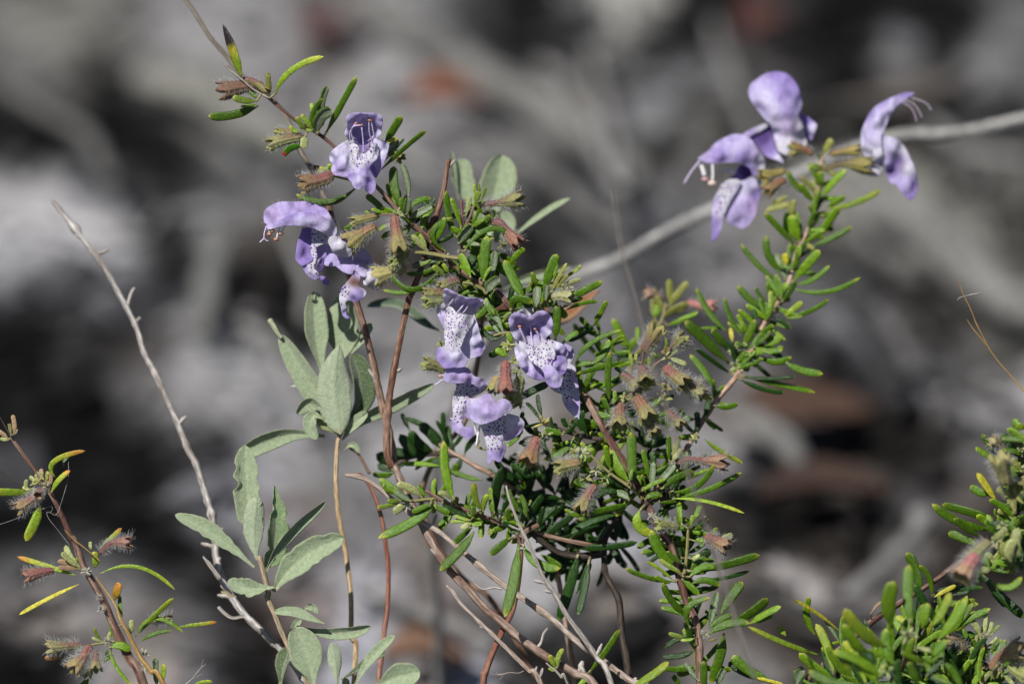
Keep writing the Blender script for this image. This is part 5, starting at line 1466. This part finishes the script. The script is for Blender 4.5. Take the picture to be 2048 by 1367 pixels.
whorls(T6, [(2060,880),(2040,960),(2030,1040),(2045,1120)], 26, 7, (30, 66), 14, -6, 'ggllkmp', (-6, 8))
whorls(T6, [(2010,1060),(1990,1110),(1975,1150)], 24, 6, (30, 60), 13, -14, 'gllmp', (-6, 8))
for x, y, w in ((1700,180,100), (1800,230,100), (1740,60,90)): bud(T6, 'S', -20, x, y, w, (.26,.32,.12), 60)
for x, y, w in ((1230,1100,90), (1340,470,90), (1330,620,90)): bud(T6, 'T', -7, x, y, w, (.26,.30,.12), 60)
calyx(T6, 'T', -8, [(1372,900),(1300,860),(1240,900)], 70, 110, CTAN, CYE, 150, 1.8)
calyx(T6, 'S', -16, [(1860,120),(1800,180),(1730,230)], 70, 110, (.24,.10,.08), CYE, 150, 1.8)
calyx(T6, 'S', -10, [(1900,260),(1840,330),(1800,400)], 70, 110, (.28,.16,.10), CYE, 120, 1.8)
T6.finish()

# ================================================================ green-grey velvety plants
G1 = Thing('velvety_plant', 'tall green-grey velvety plant with broad oval leaves on bare stems, below the wilting flower', 'plant', Wp(710, 1367, 14), 'green-grey velvety plants')
stem(G1, 'P', [12, 14], [(684,860),(675,890),(672,966),(678,1032),(690,1096),(702,1190),(703,1270),(712,1290),(708,1380)], 9, 11, 'tan', ground=True, knob=.3)
stem(G1, 'P', [14, 16], [(717,945),(740,970),(762,1029),(772,1090),(777,1136),(775,1215),(768,1270),(757,1380)], 8, 11, 'red', ground=True, knob=.3)
stem(G1, 'O', 13, [(30,195),(90,230),(160,290),(240,430)], 14, 26, 'brown', 'side_twig')
bleaf(G1, 'L', 16, [(860,650),(895,500),(895,330),(900,110)], 270, roll=.35, cup=.05)
bleaf(G1, 'L', 14, [(740,720),(700,500),(680,300),(672,85)], 195, roll=-.25)
bleaf(G1, 'L', 13, [(880,1180),(760,960),(600,700),(420,410)], 190, roll=.35)
stem(G1, 'L', 12, [(335,295),(370,350),(400,400),(430,440)], 44, 26, ((.3,.34,.2),(.4,.42,.3)), 'curled_leaf_tip')
bleaf(G1, 'L', 14, [(900,1120),(1010,950),(1020,760),(960,560)], 230, roll=-.7, col=(.10,.15,.07))  # darker green paints in the shadow of the leaf in front
bleaf(G1, 'L', 10, [(880,1170),(835,950),(830,700),(870,490)], 268, side='u', pw=.8, cup=-.12, blunt=.25)
bleaf(G1, 'L', 13, [(895,1200),(1050,1050),(1300,930),(1590,785)], 120, roll=-.5)
bleaf(G1, 'L', 12, [(890,1215),(950,1130),(1030,1050),(1080,1000)], 90, roll=.3)
bleaf(G1, 'L', 12, [(760,1180),(500,1170),(250,1250),(90,1345)], 150, roll=.3)
bleaf(G1, 'L', 11, [(770,1010),(690,950),(620,940),(545,1015)], 115, roll=.4)
bleaf(G1, 'L', 9, [(745,1050),(670,1030),(650,1110),(700,1205)], 110, roll=-.3)
bleaf(G1, 'L', 11, [(880,1180),(800,1120),(740,1080),(700,1050)], 90, col=(.24,.27,.10))
bleaf(G1, 'L', 12, [(900,1290),(950,1250),(990,1260),(1015,1310)], 50)
bleaf(G1, 'L', 15, [(960,560),(1020,480),(1080,390),(1120,330)], 84, roll=.4)
bleaf(G1, 'L', 17, [(600,800),(560,790),(490,800)], 40, col=(.36,.38,.34))

G2 = Thing('velvety_plant', 'low sharp green-grey velvety plant with chewed wavy leaves at bottom left of centre', 'plant', Wp(640, 1367, -2), 'green-grey velvety plants')
stem(G2, 'P', -1, [(518,1110),(528,1150),(536,1185),(534,1195),(548,1225),(566,1270),(590,1320),(620,1380)], 11, 11, ((.30,.26,.14),(.36,.26,.2)), ground=True, knob=.3)
bleaf(G2, 'M', 4, [(725,985),(780,850),(800,620),(785,390)], 190, roll=-.55, col=(.20,.29,.14), chew=.5, blunt=.15)  # rear leaf, its shade put into a darker green
bleaf(G2, 'M', 1, [(660,910),(625,700),(590,400),(575,105)], 205, chew=.55, roll=.1, blunt=.45, label='tall chewed velvety leaf standing upright')
bleaf(G2, 'M', -1, [(665,930),(640,800),(640,640),(660,480)], 150, side='u', cup=-.14, blunt=.3)
bleaf(G2, 'M', -1, [(640,985),(470,840),(260,700),(70,605)], 125, roll=-.35, wave=.07, chew=.3)
bleaf(G2, 'M', -2, [(725,1010),(800,850),(950,680),(1155,505)], 96, roll=-.7, cup=.35)
bleaf(G2, 'M', -2, [(780,1160),(880,1020),(1050,880),(1290,765)], 205, roll=.15, chew=.2)
bleaf(G2, 'M', -3, [(785,1125),(660,1140),(560,1130),(448,1085)], 135, roll=-.2, chew=.3, wave=.06)
bleaf(G2, 'M', 0, [(545,1195),(480,1190),(440,1165),(400,1160)], 26, col=(.30,.25,.14))
bleaf(G2, 'N', -3, [(1110,740),(960,690),(820,640),(660,640)], 105, roll=-.5, wave=.06)
bleaf(G2, 'N', 0, [(860,760),(1100,820),(1350,810),(1520,765)], 115, roll=-.3, cup=.3)
bleaf(G2, 'N', -2, [(1010,1290),(980,1120),(930,950),(850,770)], 300, roll=.1)
bleaf(G2, 'N', -5, [(1225,1300),(1210,1150),(1195,1020),(1180,905)], 125, side='u', cup=-.2)
bleaf(G2, 'N', -3, [(1370,1310),(1480,1120),(1600,980),(1735,845)], 112, roll=.5, cup=.3)
bleaf(G2, 'N', -3, [(1530,1330),(1700,1240),(1830,1200),(1960,1170)], 230, roll=.1)
bleaf(G2, 'N', 3, [(800,900),(830,800),(860,740),(900,700)], 70)
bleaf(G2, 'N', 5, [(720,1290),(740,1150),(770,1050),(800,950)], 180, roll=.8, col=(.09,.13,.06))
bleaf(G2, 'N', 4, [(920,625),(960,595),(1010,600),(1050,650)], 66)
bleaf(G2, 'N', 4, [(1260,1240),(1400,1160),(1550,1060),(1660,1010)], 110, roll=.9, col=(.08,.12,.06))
bleaf(G2, 'N', 0, [(1300,1330),(1300,1280),(1290,1220)], 70)

G3 = Thing('velvety_plant', 'blurred green-grey velvety leaves standing behind the arching branch at top centre', 'plant', Wp(960, 700, 30), 'green-grey velvety plants')
stem(G3, 'P', [27, 34], [(962,480),(962,560),(964,640),(955,720),(930,840),(880,900),(850,960),(845,1020),(880,1100),(930,1160),(1000,1225)], 11, 12, 'brown', ground=True, knob=.2)
bleaf(G3, 'C', 37, [(420,620),(350,430),(310,280),(300,150)], 180, roll=.2, chew=.2, blunt=.3)
bleaf(G3, 'C', 35, [(270,480),(240,350),(222,220),(208,85)], 62, roll=-.8)
bleaf(G3, 'C', 36, [(520,700),(540,500),(590,300),(615,118)], 300, roll=-.15)
bleaf(G3, 'C', 34, [(690,790),(850,670),(1010,560),(1165,470)], 66, roll=.7)
bleaf(G3, 'C', 35, [(370,1000),(420,850),(480,680),(560,540)], 200, roll=.2, col=(.30,.40,.24))
bleaf(G3, 'C', 36, [(560,820),(600,740),(640,660),(600,580)], 200, roll=.1)
bleaf(G3, 'C', 36, [(590,1215),(760,1130),(950,1070),(1180,1010)], 74, roll=-.3)
bleaf(G3, 'C', 36, [(420,1080),(440,1000),(420,940)], 110, roll=.2)
bleaf(G3, 'D', 33, [(400,300),(640,290),(1080,300),(1365,70)], 150, roll=.9, col=(.24,.10,.04), wave=.08, name='dead_leaf', label='orange-brown dried leaf, curled, with a pale tan tip')
bleaf(G3, 'D', 33, [(520,250),(680,230),(850,240),(1000,200)], 200, col=(.17,.065,.03), name='dead_leaf', label='orange-brown dried leaf')
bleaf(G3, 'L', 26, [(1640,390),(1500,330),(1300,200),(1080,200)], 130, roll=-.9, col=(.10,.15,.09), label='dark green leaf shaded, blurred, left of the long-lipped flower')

# ================================================================ bare and dead twigs
stem(None, 'P', [30, 8], [(103,400),(134,436),(173,486),(208,533),(247,603),(274,657),(289,707),(313,750),(336,804),(359,855),(377,900),(394,932),(413,994),(424,1032),(430,1080),(432,1115),(446,1160),(478,1215),(526,1264),(566,1302),(600,1345),(640,1420)], 10, 15, ((.25, .215, .19), (.46, .44, .415)), 'bare_twig', knob=1.2, ground=True,
 own=('long pale bare twig, slightly blurred, rising to a thin tip at far left', 'twig', 'bare twigs'), spurs=9)
stem(None, 'K', 26, [(488,528),(470,560),(455,610),(448,650)], 14, 20, 'pale', 'twig_stub', knob=.6, own=('short forked stub pointing up halfway along the long bare twig', 'twig', 'bare twigs'))
stem(None, 'K', 25, [(520,682),(505,695),(480,730)], 16, 20, 'pale', 'twig_stub', knob=.6, own=('tiny stub just below the forked stub on the long bare twig', 'twig', 'bare twigs'))
stem(None, 'P', 8, [(407,1110),(420,1130),(440,1158)], 8, 10, 'pale', 'twig_stub', knob=.6, own=('short broken stub with a white end on the long bare twig', 'twig', 'bare twigs'))
stem(None, 'N', 8, [(160,590),(220,650),(290,690),(390,680)], 34, 30, 'pale', 'twig_stub', knob=.6, own=('short curled pale stub sticking left from the pinkish bare twig', 'twig', 'bare twigs'))
stem(None, 'P', 24, [(355,-20),(385,20),(420,75),(455,115),(500,170),(545,200),(580,250),(600,300),(625,340),(650,400),(655,410)], 8, 12, ((.14,.11,.08),(.24,.21,.17)), 'bare_twig', knob=.3, own=('blurred dark bare twig passing behind the branch tip at upper left', 'twig', 'bare twigs'), spurs=1)
stem(None, 'P', 10, [(657,405),(665,440),(690,520),(712,600),(730,660),(750,740),(757,775),(765,810),(775,850),(782,880),(788,925)], 13, 15, 'brown', 'bare_twig', knob=.5, own=('dark brown bare twig dropping from behind the profile flower to the fork', 'twig', 'bare twigs'), spurs=2)
stem(None, 'P', [2, 6], [(898,318),(893,345),(886,387),(875,425),(858,470),(848,520),(826,580),(815,610),(790,730),(776,820),(774,900),(784,935)], 9, 15, ((.10,.042,.025),(.22,.13,.09)), 'bare_twig', knob=.7, own=('reddish-brown dead twig with a rough tip left of the top velvety leaves', 'twig', 'bare twigs'), spurs=4)
stem(None, 'P', [5, 0], [(790,930),(808,975),(838,1035),(863,1085),(895,1135),(936,1177),(970,1215),(1000,1240),(1040,1275),(1090,1310),(1150,1345),(1200,1385)], 14, 17, ((.18,.11,.08),(.33,.26,.21)), 'bare_twig', knob=.5, ground=True, own=('thick pinkish-brown bare branch running diagonally down to the bottom centre', 'twig', 'bare twigs'), spurs=5)
stem(None, 'P', [4, 2], [(690,948),(735,960),(800,1010),(842,1042),(877,1062),(906,1086),(950,1123),(1004,1167),(1053,1201),(1102,1235),(1151,1279),(1207,1321),(1260,1360),(1320,1400)], 9, 13, ((.30,.22,.17),(.40,.34,.29)), 'bare_twig', knob=.45, ground=True, own=('paler tan bare branch running parallel above the thick diagonal one', 'twig', 'bare twigs'), spurs=5)
stem(None, 'Q', 2, [(545,530),(600,590),(660,680),(760,780),(900,910),(1000,1010),(1100,1110),(1220,1230),(1330,1370)], 26, 42, ((.30,.22,.17),(.42,.37,.32)), 'bare_twig', knob=.6, ground=True, own=('thin grey-brown bare twig below the two diagonal branches', 'twig', 'bare twigs'), spurs=6)
stem(None, 'Q', [3, 5], [(1160,235),(1135,500),(1085,740),(1015,880),(960,1000),(900,1140),(860,1260),(840,1380)], 40, 62, 'red', 'bare_twig', knob=.15, ground=True, own=('smooth orange-red stem curving down to the bottom behind the long glossy leaf', 'twig', 'bare twigs'))
stem(None, 'P', [-8, -6], [(1012,970),(1020,1000),(1036,1042),(1050,1072),(1072,1120),(1090,1160),(1107,1184),(1136,1233),(1170,1279),(1195,1316),(1224,1370)], 5, 12, 'grey', 'bare_twig', knob=.75, ground=True, own=('sharp pale grey bare twig crossing in front of the diagonal branches', 'twig', 'bare twigs'), spurs=6)
stem(None, 'P', -70, [(1225,380),(1240,480),(1275,620),(1310,740),(1350,870),(1395,1000),(1432,1110),(1462,1210),(1490,1300),(1515,1390)], 4, 8, ((.13,.115,.10),(.20,.18,.16)), 'bare_twig', knob=.3, ground=True, gdir=(.0, -.01), own=('very blurred dark thin twig nearest the camera right of centre', 'twig', 'bare twigs'))
stem(None, 'P', 135, [(2090,228),(2048,238),(1960,258),(1880,268),(1800,270),(1700,300),(1600,345),(1500,388),(1400,430),(1320,470),(1250,512),(1180,540),(1100,568),(1040,590),(990,640)], 27, 24, ((.20,.195,.185),(.38,.37,.355)), 'bare_twig', knob=.35, ground=True, own=('blurred pale grey stick slanting behind the right-hand flowers', 'stick', 'bare twigs'), spurs=0)
stem(None, 'U', 3, [(1138,278),(1155,335),(1180,400),(1225,490),(1270,600),(1325,710),(1380,810),(1450,900),(1530,990),(1625,1100),(1800,1300)], 6, 13, 'straw', 'grass_straw', knob=.1, ground=True, own=('thin golden grass straw with a small pale cross tag at the right edge', 'grass straw'))
stem(None, 'U', 3, [(1298,384),(1240,392),(1185,404),(1150,415),(1132,432)], 10, 6, 'pale', 'straw_tag', knob=.2, own=('tiny pale scrap caught across the golden grass straw', 'straw scrap'))
stem(None, 'U', 4, [(1200,568),(1240,630),(1290,690),(1345,760)], 5, 10, 'straw', 'grass_straw', knob=.1, own=('short side blade splitting from the golden grass straw', 'grass straw'))
stem(None, 'Q', 2, [(750,480),(790,530),(850,562),(930,550),(1000,560)], 12, 18, 'pale', 'dry_twig', knob=.8, own=('curly pale dry shred between the two diagonal branches', 'dry shred', 'dry shreds'))
stem(None, 'Q', 1, [(1375,880),(1340,930),(1320,1000),(1290,1040)], 18, 26, 'pale', 'dry_twig', knob=.9, own=('short pale peeling shred standing up from the thick diagonal branch', 'dry shred', 'dry shreds'))
stem(None, 'Q', 1, [(900,1255),(980,1265),(1060,1245),(1130,1250),(1180,1230)], 8, 12, ((.24,.18,.16),(.34,.28,.25)), 'dry_twig', knob=.8, own=('thin brown dry shred at the bottom right of the orange-red stem', 'dry shred', 'dry shreds'), spurs=3)
S1 = Thing('young_shoot', 'tiny yellow-green two-leaved shoot on a grey twig at the bottom centre', 'shoot', Wp(1135, 1367, -2), 'young shoots')
stem(S1, 'Q', -2, [(1360,1165),(1400,1200),(1440,1230),(1490,1290),(1550,1370)], 14, 30, ((.30,.26,.22),(.42,.38,.33)), ground=True, knob=.6)
leaves(S1, 'Q', -2, """1452 1205 1460 1120 1505 1050 44 e
1440 1212 1410 1150 1390 1100 40 e
1430 1235 1400 1220 1385 1205 26 n""")
S1.finish()
S2 = Thing('leafy_sprig', 'two bright speckled leaves rising at the bottom, right of the sharp grey twig', 'sprig', Wp(1200, 1400, 0), 'needle-leaved sprigs')
stem(S2, 'P', 3, [(1182,1345),(1178,1380),(1200,1420)], 8, 10, 'brown', ground=True); stem(S2, 'P', 3, [(1262,1372),(1240,1400),(1200,1440)], 7, 9, 'brown', 'side_twig')
leaves(S2, 'R', 0, """-12 1275 130 1095 248 910 62 l -1
-20 1290 -60 1350 -100 1400 50 l
335 1395 510 1300 658 1180 76 e -1""")
S2.finish()
# leafy twig in the shade behind the fork, shade painted into its dark colours
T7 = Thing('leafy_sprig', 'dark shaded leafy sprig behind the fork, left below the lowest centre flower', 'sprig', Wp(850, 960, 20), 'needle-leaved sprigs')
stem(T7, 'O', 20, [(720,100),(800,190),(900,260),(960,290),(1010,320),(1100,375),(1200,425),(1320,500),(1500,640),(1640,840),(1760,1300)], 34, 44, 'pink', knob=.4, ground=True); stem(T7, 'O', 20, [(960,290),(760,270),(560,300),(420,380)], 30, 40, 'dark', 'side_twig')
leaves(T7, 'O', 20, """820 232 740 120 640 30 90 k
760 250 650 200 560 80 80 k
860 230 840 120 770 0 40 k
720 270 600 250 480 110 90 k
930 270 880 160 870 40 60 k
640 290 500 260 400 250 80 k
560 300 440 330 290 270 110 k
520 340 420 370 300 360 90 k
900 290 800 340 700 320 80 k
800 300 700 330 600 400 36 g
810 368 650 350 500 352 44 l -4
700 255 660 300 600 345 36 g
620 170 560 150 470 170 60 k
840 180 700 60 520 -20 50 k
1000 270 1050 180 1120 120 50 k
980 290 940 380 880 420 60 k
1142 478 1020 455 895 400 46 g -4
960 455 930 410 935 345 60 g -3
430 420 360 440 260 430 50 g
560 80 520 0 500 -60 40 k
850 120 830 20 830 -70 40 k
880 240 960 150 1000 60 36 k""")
T7.finish()
